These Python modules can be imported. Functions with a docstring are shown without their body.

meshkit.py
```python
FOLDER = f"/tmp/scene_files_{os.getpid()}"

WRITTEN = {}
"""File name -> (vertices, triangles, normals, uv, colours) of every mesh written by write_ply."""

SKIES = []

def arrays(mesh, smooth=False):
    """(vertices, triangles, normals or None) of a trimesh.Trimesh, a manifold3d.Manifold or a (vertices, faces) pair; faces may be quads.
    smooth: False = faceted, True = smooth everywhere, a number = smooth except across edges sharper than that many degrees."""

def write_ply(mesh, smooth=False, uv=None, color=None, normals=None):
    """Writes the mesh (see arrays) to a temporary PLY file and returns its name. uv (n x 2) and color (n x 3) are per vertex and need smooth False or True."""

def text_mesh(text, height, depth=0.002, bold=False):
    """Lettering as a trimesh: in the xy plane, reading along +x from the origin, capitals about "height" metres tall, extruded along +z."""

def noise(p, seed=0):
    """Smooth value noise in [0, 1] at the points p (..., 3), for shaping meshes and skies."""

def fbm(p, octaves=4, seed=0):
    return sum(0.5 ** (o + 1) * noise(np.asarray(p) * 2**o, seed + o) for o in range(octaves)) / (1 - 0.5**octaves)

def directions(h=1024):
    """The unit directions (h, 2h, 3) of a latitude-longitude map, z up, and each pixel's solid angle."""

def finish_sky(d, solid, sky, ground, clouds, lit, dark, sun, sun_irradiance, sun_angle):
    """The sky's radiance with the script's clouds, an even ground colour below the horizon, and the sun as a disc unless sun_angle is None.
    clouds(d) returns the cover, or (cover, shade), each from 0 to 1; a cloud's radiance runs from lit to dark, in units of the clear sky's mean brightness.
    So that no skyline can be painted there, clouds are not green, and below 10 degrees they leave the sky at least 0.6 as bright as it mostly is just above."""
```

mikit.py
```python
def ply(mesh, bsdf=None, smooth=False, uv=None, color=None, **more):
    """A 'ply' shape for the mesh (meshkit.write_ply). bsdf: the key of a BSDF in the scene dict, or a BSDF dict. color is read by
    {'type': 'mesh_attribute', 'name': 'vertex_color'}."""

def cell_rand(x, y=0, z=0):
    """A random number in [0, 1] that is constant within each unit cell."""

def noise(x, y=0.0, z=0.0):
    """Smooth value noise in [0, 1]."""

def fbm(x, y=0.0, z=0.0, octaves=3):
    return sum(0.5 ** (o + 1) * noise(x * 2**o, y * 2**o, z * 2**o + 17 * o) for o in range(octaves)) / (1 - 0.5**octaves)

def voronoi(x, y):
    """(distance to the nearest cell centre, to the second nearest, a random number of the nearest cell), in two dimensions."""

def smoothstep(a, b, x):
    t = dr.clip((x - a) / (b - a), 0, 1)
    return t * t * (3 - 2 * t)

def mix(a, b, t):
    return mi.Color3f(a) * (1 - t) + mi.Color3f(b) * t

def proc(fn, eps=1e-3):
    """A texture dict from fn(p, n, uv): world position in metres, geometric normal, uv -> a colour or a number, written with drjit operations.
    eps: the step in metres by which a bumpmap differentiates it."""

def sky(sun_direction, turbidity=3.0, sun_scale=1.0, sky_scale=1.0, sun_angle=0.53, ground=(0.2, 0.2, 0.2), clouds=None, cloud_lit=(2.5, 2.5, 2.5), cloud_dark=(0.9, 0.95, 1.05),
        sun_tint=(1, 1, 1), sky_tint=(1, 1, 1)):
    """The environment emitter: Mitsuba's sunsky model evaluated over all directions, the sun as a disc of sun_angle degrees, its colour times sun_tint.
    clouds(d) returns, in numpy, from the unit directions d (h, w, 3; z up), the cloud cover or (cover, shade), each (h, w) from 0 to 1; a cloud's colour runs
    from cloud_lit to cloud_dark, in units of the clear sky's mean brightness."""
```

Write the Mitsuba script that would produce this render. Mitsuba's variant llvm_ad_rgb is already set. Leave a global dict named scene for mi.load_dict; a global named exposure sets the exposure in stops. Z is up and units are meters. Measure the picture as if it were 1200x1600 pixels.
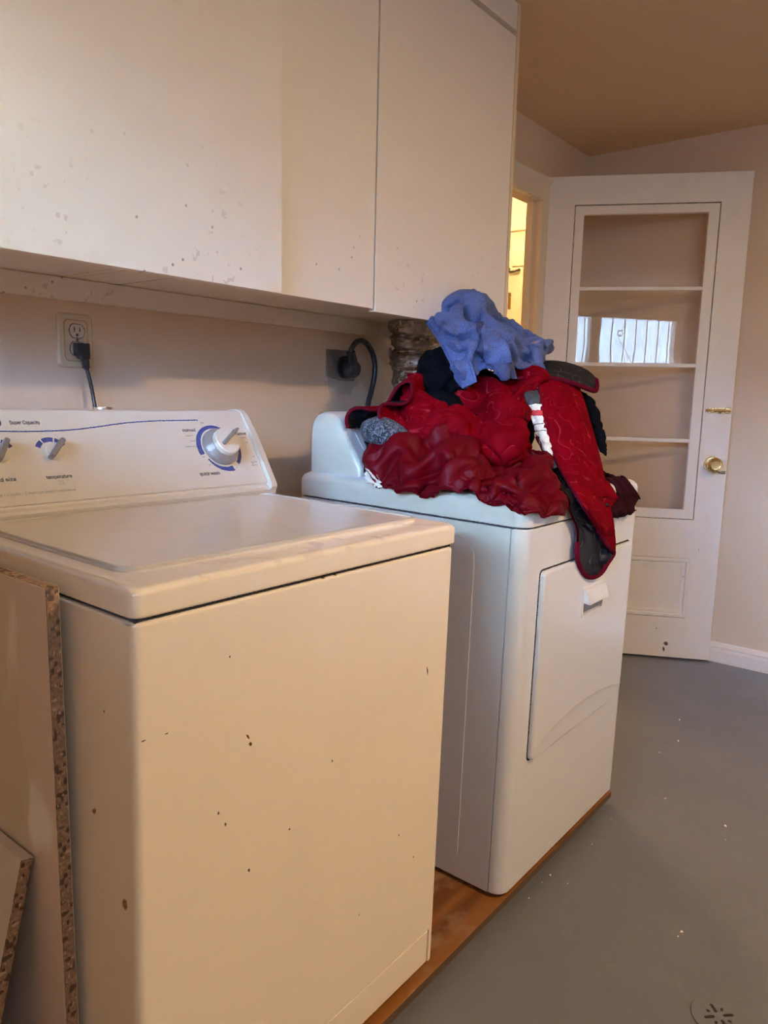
import math, random
import numpy as np
import trimesh
import manifold3d as m3
import shapely.geometry as sg
import drjit as dr
import mitsuba as mi
import mikit, meshkit
from mikit import proc, noise, fbm, voronoi, smoothstep, mix

# ------------------------------------------------------------------ camera, light, exposure
T = mi.ScalarTransform4f
scene, labels = {'type': 'scene'}, {}
exposure = 0.0
CAM, FOCAL, YAW, PITCH, ROLL = np.array([-0.4788, -0.7558, 1.1995]), 1170.92, 0.66531, -0.15606, 0.0231
fwd = np.array([math.cos(PITCH)*math.cos(YAW), math.cos(PITCH)*math.sin(YAW), math.sin(PITCH)])
rgt = np.cross(fwd, [0, 0, 1]); rgt /= np.linalg.norm(rgt)
upv = np.cross(rgt, fwd)
upv = -math.sin(ROLL)*rgt + math.cos(ROLL)*upv
scene['camera'] = {'type': 'perspective', 'fov_axis': 'x', 'fov': math.degrees(2*math.atan(600/FOCAL)), 'near_clip': 0.02, 'far_clip': 60.0,
                   'to_world': T().look_at(origin=CAM.tolist(), target=(CAM+fwd).tolist(), up=upv.tolist())}
LAMP = (.85, -1.60, 2.330)          # warm ceiling lamp of the laundry room
LAMP_L = (480.0, 328.0, 172.0)
HALL = (2.80, 1.38, 2.20)           # lamp of the hall behind the doorway
HALL_L = (410.0, 240.0, 102.0)
WIN_L = (29.5, 49.0, 90.0)           # daylight in the near window
WIN2_L = (6.6, 10.2, 14.6)            # and in the far one
SKY = mikit.sky((-0.6, -0.3, 0.5), turbidity=6, sun_scale=0.0, sky_scale=1.0, clouds=lambda d: 0.95, cloud_lit=(1, 1, 1.05))
scene['sky'] = SKY

# ------------------------------------------------------------------ materials
def two(b): return {'type': 'twosided', 'bsdf': b}
def rgb(c): return {'type': 'rgb', 'value': list(c)}
def prin(c, rough=0.5, **k):
    d = {'type': 'principled', 'base_color': c if isinstance(c, dict) else rgb(c), 'roughness': rough if isinstance(rough, dict) else float(rough)}
    d.update(k)
    return two(d)
def mat(name, b): scene['mat_'+name] = b
def bump(b, fn, scale=1.0, eps=1e-3):
    inner = b['bsdf']
    return two({'type': 'bumpmap', 'arbitrary': proc(fn, eps), 'scale': float(scale), 'bsdf': inner})

def spots(x, y, pts):
    """dark amount of small chips and scratches: (x, y, rx, ry, angle)"""
    v = mi.Float(0)
    for (a, b, rx, ry, an) in pts:
        c, s = math.cos(an), math.sin(an)
        u, w = ((x-a)*c+(y-b)*s)/rx, (-(x-a)*s+(y-b)*c)/ry
        v = dr.maximum(v, 1-smoothstep(0.55, 1.15, dr.sqrt(u*u+w*w)+0.5*(noise(x*700, y*700)-0.5)))
    return v
WASH_SPOTS = [(.182, .725, .0055, .0016, -1.0), (.187, .712, .0035, .0028, -.9), (.130, .632, .0022, .0026, 0), (.142, .610, .0018, .0030, .3), (.185, .518, .0022, .0032, .3),
              (.016, .778, .003, .001, 0), (.049, .776, .0025, .001, 0), (.266, .545, .002, .002, 0), (.36, .62, .0017, .0025, 0), (.62, .70, .002, .010, .2), (.15, .85, .002, .0016, 0),
              (.335, .926, .004, .0016, .2), (.352, .927, .002, .0014, 0), (.362, .926, .003, .0014, 0), (.375, .928, .0015, .0012, 0), (.004, .924, .006, .002, 0), (.55, .40, .0016, .003, 0), (.60, .33, .0016, .0026, 0), (.44, .30, .0012, .002, 0)]
def washer_color(p, n, uv):
    d = spots(p.x, p.z-.30+.30+.0089*p.x, WASH_SPOTS) * smoothstep(.02, -.004, p.y)
    s = spots(p.y, p.z, [(.09, .655, .006, .004, -.8), (.025, .553, .006, .008, .2), (.06, .80, .002, .002, 0)]) * smoothstep(.012, .0, p.x)
    grime = smoothstep(.60, .80, fbm(p.x*7, p.y*7, p.z*3)) * .06
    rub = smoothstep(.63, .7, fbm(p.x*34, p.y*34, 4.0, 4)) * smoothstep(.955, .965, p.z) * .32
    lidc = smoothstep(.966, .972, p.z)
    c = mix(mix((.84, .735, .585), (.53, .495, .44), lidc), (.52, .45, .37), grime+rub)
    c = mix(c, (.34, .15, .05), smoothstep(.1, .5, s))
    return mix(c, (.10, .035, .012), d)
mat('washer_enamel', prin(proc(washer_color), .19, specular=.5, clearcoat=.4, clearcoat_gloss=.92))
mat('washer_plastic', prin((.66, .62, .56), .22, specular=.5))
mat('dryer_enamel', prin((.645, .645, .655), .20, specular=.5, clearcoat=.4, clearcoat_gloss=.93))
mat('dark_gap', prin((.02, .017, .014), .8))
mat('recess', prin((.30, .29, .27), .6))
mat('ink', prin((.03, .03, .045), .6))
mat('ink_blue', prin((.045, .06, .21), .5))
mat('ink_grey', prin((.30, .27, .25), .6))
mat('knob_grey', prin((.20, .185, .165), .38))
mat('knob_ring', prin((.25, .22, .19), .35))
mat('chrome', two({'type': 'roughconductor', 'material': 'Al', 'alpha': .12}))
def wall_color(p, n, uv):
    return mix((.71, .585, .45), (.67, .545, .415), smoothstep(.35, .7, fbm(p.x*2.2, p.y*2.2, p.z*2.2)))
mat('wall_paint', prin(proc(wall_color), .6, specular=.3))
mat('ceiling_paint', prin((.63, .47, .31), .7, specular=.2))
mat('hall_paint', prin((.86, .78, .60), .6, specular=.2))
mat('added_louvre', prin((.06, .045, .035), .7))
mat('white_trim', prin((.80, .78, .74), .35, specular=.5))
mat('old_trim', prin((.72, .66, .55), .4, specular=.4))
DOOR_H, DOOR_D, DOOR_N = np.array([2.705, .855]), np.array([.4595, -.8882]), np.array([-.8882, -.4595])
def door_color(p, n, uv):
    u = (p.x-2.705)*.4595 - (p.y-.855)*.8882
    m = spots(u, p.z, [(.648, .075, .010, .012, .9), (.640, .048, .006, .012, .2), (.60, .145, .003, .003, 0), (.755, .53, .002, .004, 0), (.70, .40, .003, .003, 0)])
    d = smoothstep(.62, .8, fbm(u*9, p.z*9, 2.0)) * .10
    return mix(mix((.80, .78, .755), (.6, .52, .42), d), (.10, .07, .05), m)
mat('door_paint', prin(proc(door_color), .38, specular=.4))
def floor_color(p, n, uv):
    a = fbm(p.x*3, p.y*3, 1.0, 4)
    s = smoothstep(.66, .78, fbm(p.x*40+9, p.y*40, 3.0))
    return mix(mix((.150, .150, .153), (.166, .166, .169), smoothstep(.3, .7, a)), (.26, .25, .24), s*.10)
mat('floor_paint', prin(proc(floor_color), .42, specular=.35))
def cab_color(p, n, uv):
    z = p.z
    k = smoothstep(1.72, 1.42, z)
    sc = smoothstep(.70, .76, fbm(p.x*75, z*75, 6.0, 4)) * smoothstep(.62, .78, noise(p.x*6+3, z*8)) * k
    dots = smoothstep(.045, .03, voronoi(p.x*14, z*14)[0]) * k * smoothstep(.58, .68, noise(p.x*11, z*11, 4.0))
    return mix(mix((.80, .775, .735), (.50, .47, .44), sc*.5), (.16, .14, .13), dots*.7)
mat('cabinet_paint', prin(proc(cab_color), .36, specular=.4))
mat('cabinet_edge', prin((.70, .58, .42), .5))
def ply_color(p, n, uv):
    g = fbm(p.x*4+fbm(p.x*2, p.y*9)*1.4, p.y*42, p.z*60, 4)
    w = smoothstep(.58, .75, fbm(p.x*11, p.y*15, 7.0, 4))
    return mix(mix((.26, .095, .020), (.15, .050, .010), smoothstep(.35, .7, g)), (.36, .23, .13), w*.45)
mat('plywood', prin(proc(ply_color), .42, specular=.4))
mat('plywood_edge', prin((.10, .055, .026), .8))
def chip_color(p, n, uv):
    a = noise(p.x*420, p.y*420, p.z*260)
    b = noise(p.x*190+5, p.y*190, p.z*130)
    c = mix((.20, .115, .06), (.40, .255, .145), a)
    c = mix(c, (.10, .05, .025), smoothstep(.56, .70, b))
    return mix(c, (.52, .37, .23), smoothstep(.74, .86, noise(p.x*260, p.y*260+8, p.z*160)))
mat('chipboard', prin(proc(chip_color), .85))
def melamine_color(p, n, uv):
    a = fbm(p.y*6+3, p.z*3.2, 2.0, 4)
    b = fbm(p.y*13+1, p.z*4.5+4, 5.0, 4)
    c = mix((.80, .77, .72), (.66, .54, .46), smoothstep(.47, .58, a))
    return mix(c, (.58, .52, .38), smoothstep(.54, .66, b)*.8)
mat('melamine', prin(proc(melamine_color), .4))
mat('melamine_clean', prin((.62, .58, .50), .35))
mat('black_plastic', prin((.012, .012, .013), .38))
mat('ivory', prin((.60, .52, .38), .4))
mat('ivory_dark', prin((.42, .32, .18), .45))
mat('outlet_white', prin((.62, .57, .50), .4))
mat('dirty_steel', prin((.22, .20, .17), .45, metallic=.6))
mat('plaster', prin((.50, .47, .42), .9))
mat('brass', two({'type': 'roughconductor', 'eta': {'type': 'rgb', 'value': [.44, .53, 1.1]}, 'k': {'type': 'rgb', 'value': [3.7, 2.7, 1.9]}, 'alpha': .1}))
mat('brass_dark', prin((.30, .19, .07), .35, metallic=.9))
mat('pane', {'type': 'thindielectric', 'int_ior': 1.5})
def foil_h(p, n, uv):
    return (fbm(p.x*55, p.y*55, p.z*75, 4) + .6*dr.abs(noise(p.x*34, p.y*34, p.z*60)-.5)) * .006
mat('foil', bump(two({'type': 'roughconductor', 'material': 'Al', 'alpha': .20, 'specular_reflectance': rgb((.48, .42, .33))}), foil_h, 1.0, 8e-4))

# ------------------------------------------------------------------ mesh helpers
def add(key, mesh, material, smooth=30, label=None, cat=None, group=None, kind=None, uv=None, color=None, **more):
    k, i = key, 0
    while k in scene:
        i += 1
        k = f'{key}_{i:03d}'
    if smooth is not False and not uv is None: smooth = True
    scene[k] = mikit.ply(mesh, material if isinstance(material, dict) else 'mat_'+material, smooth, uv=uv, color=color, **more)
    tag(k, label, cat, group, kind)
    return k
def tag(k, label=None, cat=None, group=None, kind=None):
    e = {a: b for a, b in (('label', label), ('category', cat), ('group', group), ('kind', kind)) if b}
    if e: labels[k] = {**labels.get(k, {}), **e}
MT = {'phi': .0119, 'phy': .0089}
def _rm():
    a, b = MT['phi'], MT['phy']; ca, sa, cb, sb = math.cos(a), math.sin(a), math.cos(b), math.sin(b)
    return np.array([[1, 0, 0], [0, ca, -sa], [0, sa, ca]]) @ np.array([[cb, 0, sb], [0, 1, 0], [-sb, 0, cb]])
RM, OFF = _rm(), np.array([0, 0, .30])
def tilt(P): return (RM @ (np.asarray(P, float)-OFF).T).T + OFF      # the platform and what stands on it are slightly out of level
def tm(*meshes):
    m = cat(*meshes)
    m = m.copy(); m.vertices = tilt(m.vertices)
    return m
def cat(*ms):
    ms = [q for m in ms for q in (m if isinstance(m, (list, tuple)) else [m])]
    return ms[0] if len(ms) == 1 else trimesh.util.concatenate(ms)
def box(x0, x1, y0, y1, z0, z1):
    m = trimesh.creation.box((x1-x0, y1-y0, z1-z0)); m.apply_translation(((x0+x1)/2, (y0+y1)/2, (z0+z1)/2)); return m
def hull(pts): return trimesh.convex.convex_hull(np.asarray(pts, float))
def rrect(x0, x1, y0, y1, r, n=6):
    """outline of a rounded rectangle; r one radius or four (x0y0, x1y0, x1y1, x0y1)"""
    r = [r]*4 if np.isscalar(r) else r
    out = []
    for (cx, cy, a0), q in zip(((x0, y0, 180), (x1, y0, 270), (x1, y1, 0), (x0, y1, 90)), r):
        sx, sy = (1 if cx == x0 else -1), (1 if cy == y0 else -1)
        for t in np.linspace(0, 90, n):
            a = math.radians(a0+t); out.append((cx+sx*q+q*math.cos(a), cy+sy*q+q*math.sin(a)))
    return np.array(out)
def slab(outline, z0, z1, b0=0.0, b1=0.0, n=4):
    """convex outline extruded in z with rounded lower (b0) and upper (b1) edges"""
    P = sg.Polygon(outline); c = np.array(P.centroid.coords[0]); pts = []
    ext = np.ptp(outline, axis=0)
    def ring(inset, z):
        s = 1-2*inset/ext
        mid = (outline.max(0)+outline.min(0))/2
        return np.c_[mid+(outline-mid)*s, np.full(len(outline), z)]
    for t in np.linspace(0, math.pi/2, n):
        pts.append(ring(b0*(1-math.sin(t)), z0+b0*(1-math.cos(t))) if b0 else ring(0, z0))
        pts.append(ring(b1*(1-math.sin(t)), z1-b1*(1-math.cos(t))) if b1 else ring(0, z1))
    return hull(np.vstack(pts))
def rbox(x0, x1, y0, y1, z0, z1, r=.003, n=4): return slab(rrect(x0, x1, y0, y1, r, n), z0, z1, r, r, n)
def axes(m, ex, ey, ez, o=(0, 0, 0)):
    m = m.copy(); A = np.stack([ex, ey, ez], 1); m.vertices = np.asarray(m.vertices) @ A.T + np.asarray(o, float)
    if np.linalg.det(A) < 0: m.invert()
    return m
def front(m, y0=0.0):      # mesh modelled in (x, z', out) -> wall facing -y : local x->x, y->z, z->-y
    return axes(m, (1, 0, 0), (0, 0, 1), (0, -1, 0), (0, y0, 0))
def man(m): return m3.Manifold(m3.Mesh(np.asarray(m.vertices, np.float32), np.asarray(m.faces, np.uint32)))
def unman(a):
    q = a.to_mesh(); return trimesh.Trimesh(q.vert_properties[:, :3], q.tri_verts, process=False)
def diff(a, *bs):
    a = man(a)
    for b in bs: a = a-man(b)
    return unman(a)
def union(*ms):
    a = man(ms[0])
    for b in ms[1:]: a = a+man(b)
    return unman(a)
def extr_x(prof, x0, x1):
    """profile in (y, z) extruded along x"""
    m = trimesh.creation.extrude_polygon(sg.Polygon(prof), x1-x0, engine='earcut')
    return axes(m, (0, 1, 0), (0, 0, 1), (1, 0, 0), (x0, 0, 0))
def tube(path, r, n=10, closed=False):
    P = np.asarray(path, float); N = len(P); r = np.broadcast_to(r, N)
    t = np.gradient(P, axis=0); t /= np.linalg.norm(t, axis=1, keepdims=True)
    u = np.cross(t[0], [0.3, .2, .9]); u /= np.linalg.norm(u); V = []
    for i in range(N):
        u = u-t[i]*(u@t[i]); u /= np.linalg.norm(u); w = np.cross(t[i], u)
        a = np.arange(n)*2*math.pi/n
        V.append(P[i]+r[i]*(np.cos(a)[:, None]*u+np.sin(a)[:, None]*w))
    V = np.vstack(V); F = []
    for i in range(N-1):
        for j in range(n):
            a, b = i*n+j, i*n+(j+1) % n
            F += [(a, b, b+n), (a, b+n, a+n)]
    V = np.vstack([V, P[0], P[-1]])
    for j in range(n):
        F += [(len(V)-2, (j+1) % n, j), (len(V)-1, (N-1)*n+j, (N-1)*n+(j+1) % n)]
    return trimesh.Trimesh(V, F, process=False)
def spline(pts, n=40):
    from scipy.interpolate import CubicSpline
    P = np.asarray(pts, float); d = np.r_[0, np.cumsum(np.linalg.norm(np.diff(P, axis=0), axis=1))]
    return CubicSpline(d, P)(np.linspace(0, d[-1], n))
def lathe(prof, n=40):
    m = trimesh.creation.revolve(np.asarray(prof, float), sections=n); return m
def cyl(r, h, n=32, bev=0.0):
    if bev: return lathe([(0, 0), (r, 0), (r, h-bev), (r-bev*.3, h-bev*.3), (r-bev, h), (0, h)], n)
    return lathe([(0, 0), (r, 0), (r, h), (0, h)], n)
def ball(c, r, sub=3):
    m = trimesh.creation.icosphere(sub, r); m.apply_translation(c); return m
def arc2(cx, cy, r0, r1, a0, a1, n=28, r0b=None, r1b=None):
    """annular sector; radii may run from (r0, r1) to (r0b, r1b)"""
    a = np.radians(np.linspace(a0, a1, n)); s = np.linspace(0, 1, n)
    ro = r1+((r1b or r1)-r1)*s; ri = r0+((r0b or r0)-r0)*s
    return sg.Polygon(np.vstack([np.c_[cx+ro*np.cos(a), cy+ro*np.sin(a)], np.c_[cx+ri*np.cos(a), cy+ri*np.sin(a)][::-1]]))
def extr(poly, h): return trimesh.creation.extrude_polygon(poly, h, engine='earcut')

# ------------------------------------------------------------------ the room
CZ, YB, XR, YF, XL = 2.355, .872, 3.135, -3.6, -1.5
def struct(key, mesh, m, label, smooth=False): return add(key, mesh, m, smooth, label=label, kind='structure')
struct('floor', box(XL-.1, 4.2, YF-.1, 3.1, -.06, 0), 'floor_paint', 'grey painted concrete floor')
struct('ceiling', box(XL-.1, XR+.1, YF-.1, YB+.06, CZ, CZ+.06), 'ceiling_paint', 'tan painted ceiling')
struct('wall_back', diff(box(XL-.1, XR+.10, YB, YB+.06, 0, CZ), box(1.81, 2.648, YB-.1, YB+.2, -.1, 2.05)), 'wall_paint', 'beige wall behind the machines')
struct('wall_right', box(XR, XR+.10, YF-.1, YB, 0, CZ), 'wall_paint', 'cream wall behind the open door')
struct('wall_front', box(XL-.1, XR+.1, YF-.1, YF, 0, CZ), 'ceiling_paint', 'wall behind the camera')
W1, W2, W3 = (-1.20, .35, 1.30, 2.20), (-3.06, -2.03, 1.54, 2.11), (-1.97, -1.70, 1.54, 2.11)
struct('wall_left', diff(box(XL-.1, XL, YF-.1, YB+.06, 0, CZ), *[box(XL-.2, XL+.1, a, b, c, d) for a, b, c, d in (W1, W2, W3)]), 'wall_paint', 'wall with the windows')
struct('wall_added_low', rbox(-.50, -.42, -.15, YB-.001, 0.001, 1.25, .004), 'wall_paint', 'added low partition out of view that blocks window light')  # unseen blocker, added to keep window light off the washer side and boards
for i, (a, b, c, d) in enumerate((W1, W2, W3)):
    w = f'window_{i+1}'
    fr = diff(box(XL-.09, XL+.02, a-.06, b+.06, c-.06, d+.06), box(XL-.2, XL+.1, a+.03, b-.03, c+.03, d-.03))
    add(w+'__frame', fr, 'white_trim', False)
    add(w+'__pane', box(XL-.075, XL-.07, a+.03, b-.03, c+.03, d-.03), 'white_trim', False, emitter={'type': 'area', 'radiance': rgb(WIN_L if i == 0 else WIN2_L)})
    if i == 0:                                  # dark slats added out of view to shape daylight: high light in, horizon out
        for z in np.arange(c+.02, d-.02, .03):
            sl = box(-.06, .06, a+.032, b-.032, -.0012, .0012)
            add(w+'__added_louvre', axes(sl, (.9632, 0, -.2688), (0, 1, 0), (.2688, 0, .9632), (XL-.008, 0, z)), 'added_louvre', False)
    for y in np.arange(a+.07, b-.05, .145):
        add(w+'__security_bar', tube([(XL-.064, y, c), (XL-.064, y, d)], .005, 8), 'black_plastic')
    if i == 1:
        for k in range(6):
            add(w+'__curtain_fold', axes(cyl(.022, .95, 14), (1, 0, 0), (0, 1, 0), (0, 0, 1), (XL+.04, a-.05-k*.045, c-.2)), 'white_trim')
        for sy in (1, -1):
            q = [(XL-.064, b-.33+sy*(.004+.05*t*math.cos(5.2*t)*1.0), 1.86+.05+.05*t*math.sin(5.2*t)*-1.0) for t in np.linspace(0, 1, 24)]
            add(w+'__scroll', tube(q, .004, 8), 'black_plastic')
        add(w+'__scroll', tube([(XL-.064, b-.33, 1.84), (XL-.064, b-.50, 1.62)], .004, 8), 'black_plastic')
    tag(w, 'barred window in the wall behind the camera', kind='structure')
# baseboard along the far wall
bp = [(0, 0), (.016, 0), (.016, .055), (.013, .068), (.015, .074), (.008, .088), (.005, .092), (0, .094)]
bb = axes(trimesh.creation.extrude_polygon(sg.Polygon(bp), .80-YF, engine='earcut'), (-1, 0, 0), (0, 0, 1), (0, 1, 0), (XR, YF, 0))
struct('baseboard_right', bb, 'white_trim', 'white moulded baseboard along the far wall')
# hall behind the doorway
struct('wall_hall_right', box(3.5, 3.56, YB+.06, 3.1, 0, 2.5), 'hall_paint', 'lit hall wall seen through the doorway')
struct('wall_hall_far', box(.5, 3.56, 3.04, 3.1, 0, 2.5), 'hall_paint', 'far wall of the hall')
struct('wall_hall_left', box(.44, .5, YB+.06, 3.1, 0, 2.5), 'hall_paint', 'left wall of the hall')
struct('wall_hall_front', box(XR+.1, 3.56, YB, YB+.06, 0, 2.5), 'hall_paint', 'hall side of the partition')
struct('ceiling_hall', box(.44, 3.56, YB+.06, 3.1, 2.5, 2.55), 'hall_paint', 'hall ceiling')
struct('trim_hall', cat(box(3.47, 3.5, 1.0, 3.0, 2.135, 2.165), box(3.48, 3.5, 1.0, 3.0, 2.0, 2.02)), 'old_trim', 'rail mouldings on the hall wall')
add('door_2__leaf', box(3.455, 3.495, 1.05, 1.445, .01, 1.93), 'old_trim', False)
add('door_2__casing', cat(box(3.47, 3.5, 1.45, 1.50, 0, 2.0), box(3.47, 3.5, 1.0, 1.50, 1.94, 2.0)), 'old_trim', False)
add('door_2__hinge', box(3.445, 3.47, 1.44, 1.452, 1.70, 1.79), 'brass_dark', False)
add('door_2__hook', tube(spline([(3.45, 1.455, 1.925), (3.43, 1.445, 1.905), (3.43, 1.42, 1.903), (3.45, 1.39, 1.915)], 12), .006, 8), 'black_plastic')
tag('door_2', 'pale hall door beyond the doorway', kind='structure')
# doorway casing
def casing(key, m, label=None): return add(key, m, 'old_trim', False)
add('trim_1__side_board', box(2.648, 2.712, YB-.02, YB, 0, 2.05), 'old_trim', False)
add('trim_1__side_board', box(1.745, 1.81, YB-.02, YB, 0, 2.05), 'old_trim', False)
add('trim_1__head_board', box(1.745, 2.712, YB-.02, YB, 2.05, 2.135), 'old_trim', False)
add('trim_1__head_moulding', extr_x([(YB, 2.130), (YB-.022, 2.130), (YB-.034, 2.142), (YB-.034, 2.150), (YB, 2.152)], 1.735, 2.718), 'old_trim', False)
add('trim_1__head_bead', box(1.745, 2.66, YB-.028, YB-.019, 2.052, 2.062), 'old_trim', False)
add('trim_1__hinge_plate', rbox(2.660, 2.704, YB-.0225, YB-.019, 1.81, 1.905, .001), 'old_trim')
add('trim_1__door_stop', box(2.632, 2.648, YB+.02, YB+.045, 0, 2.05), 'old_trim', False)
tag('trim_1', 'old cream door casing around the doorway', kind='structure')

# ------------------------------------------------------------------ open glazed door
def dm(m): return axes(m, (DOOR_D[0], DOOR_D[1], 0), (0, 0, 1), (DOOR_N[0], DOOR_N[1], 0), (DOOR_H[0], DOOR_H[1], 0))
def dbox(u0, u1, z0, z1, t0, t1, r=.0015): return dm(rbox(u0, u1, z0, z1, t0, t1, r, 3))   # t: 0 = visible face, negative into the leaf
TH = -.038
add('door_1__hinge_stile', dbox(0, .116, .01, 2.162, TH, 0), 'door_paint')
add('door_1__lock_stile', dbox(.7225, .843, .01, 2.164, TH, 0), 'door_paint')
add('door_1__top_rail', dbox(.114, .7245, 2.042, 2.163, TH, 0), 'door_paint')
add('door_1__lock_rail', dbox(.114, .7245, .485, .665, TH, 0), 'door_paint')
add('door_1__bottom_rail', dbox(.114, .7245, .010, .203, TH, 0), 'door_paint')
add('door_1__panel', dbox(.114, .7245, .20, .49, -.024, -.009), 'door_paint')
pm = []
for (a, w, t) in ((0, .014, .004), (.020, .012, -.003)):
    o = (.122+a, .7225-a, .205+a, .4825-a)
    pm.append(dm(diff(slab(rrect(o[0], o[1], o[2], o[3], .001, 2), -.02, t, 0, .004), box(o[0]+w, o[1]-w, o[2]+w, o[3]-w, -.1, .1))))
add('door_1__panel_moulding', cat(pm), 'door_paint')
S = (.1185, .7195, .668, 2.0385); G = (.157, .676, .709, 2.002)
sash = diff(slab(rrect(*S, .001, 2), -.03, -.002, 0, .002), box(*G, -.1, .1))
add('door_1__sash', dm(sash), 'door_paint')
add('door_1__sash__gap', dm(diff(box(.114, .7245, .6625, 2.0435, -.028, -.016), box(.13, .71, .68, 2.03, -.1, .1))), 'dark_gap', False)
zs = [.709, 1.022, 1.355, 1.686, 2.002]
for z in zs[1:4]:
    add('door_1__sash__muntin', dbox(.150, .683, z-.0085, z+.0085, -.026, -.006, .003), 'door_paint')
for i, (z0, z1) in enumerate(zip(zs[:-1], zs[1:])):
    rng = np.random.default_rng(70+i)
    nx, nz = 26, 16
    U, Z = np.meshgrid(np.linspace(.150, .683, nx), np.linspace(z0-.006, z1+.006, nz), indexing='ij')
    W = -.017+.00022*(meshkit.noise(np.stack([U*9, Z*9, U*0+i], -1))-.5)+rng.uniform(-.001, .001)*(U-.4)
    V = np.c_[U.ravel(), Z.ravel(), W.ravel()]
    idx = np.arange(nx*nz).reshape(nx, nz)
    Fq = np.stack([idx[:-1, :-1], idx[1:, :-1], idx[1:, 1:], idx[:-1, 1:]], -1).reshape(-1, 4)
    add('door_1__sash__pane', dm(trimesh.Trimesh(V, np.vstack([Fq[:, :3], Fq[:, [0, 2, 3]]]), process=False)), 'pane', True)
# knob, latch and bolt
kn = lathe([(0, 0), (.030, 0), (.030, .004), (.026, .009), (.012, .011), (.0105, .026), (.016, .032), (.026, .040), (.0290, .050), (.027, .058), (.018, .064), (.015, .0625), (.0, .064)], 40)
kn.apply_scale(1.14); kn.apply_translation((.778, .924, 0)); add('door_1__knob', dm(kn), 'brass', 40, label='polished brass door knob')
add('door_1__latch', dm(cat(rbox(.818, .838, .880, .894, -.004, .006, .003), tube([(.800, .893, .004), (.812, .886, .006), (.822, .888, .006)], .004, 8))), 'dirty_steel')
add('door_1__bolt', dm(cat(slab(np.array([(.728, 1.161), (.745, 1.150), (.838, 1.148), (.838, 1.175), (.745, 1.172)]), 0, .003, 0, .001),
                           rbox(.752, .766, 1.150, 1.174, .002, .013, .003), rbox(.810, .836, 1.150, 1.174, .002, .012, .003))), 'brass', label='brass sliding bolt')
add('door_1__bolt__rod', dm(axes(cyl(.006, .100, 16), (0, 1, 0), (0, 0, 1), (1, 0, 0), (.732, 1.161, .008))), 'brass_dark')
add('door_1__bolt__bolt_knob', dm(ball((.79, 1.153, .015), .006, 2)), 'brass_dark')
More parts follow.
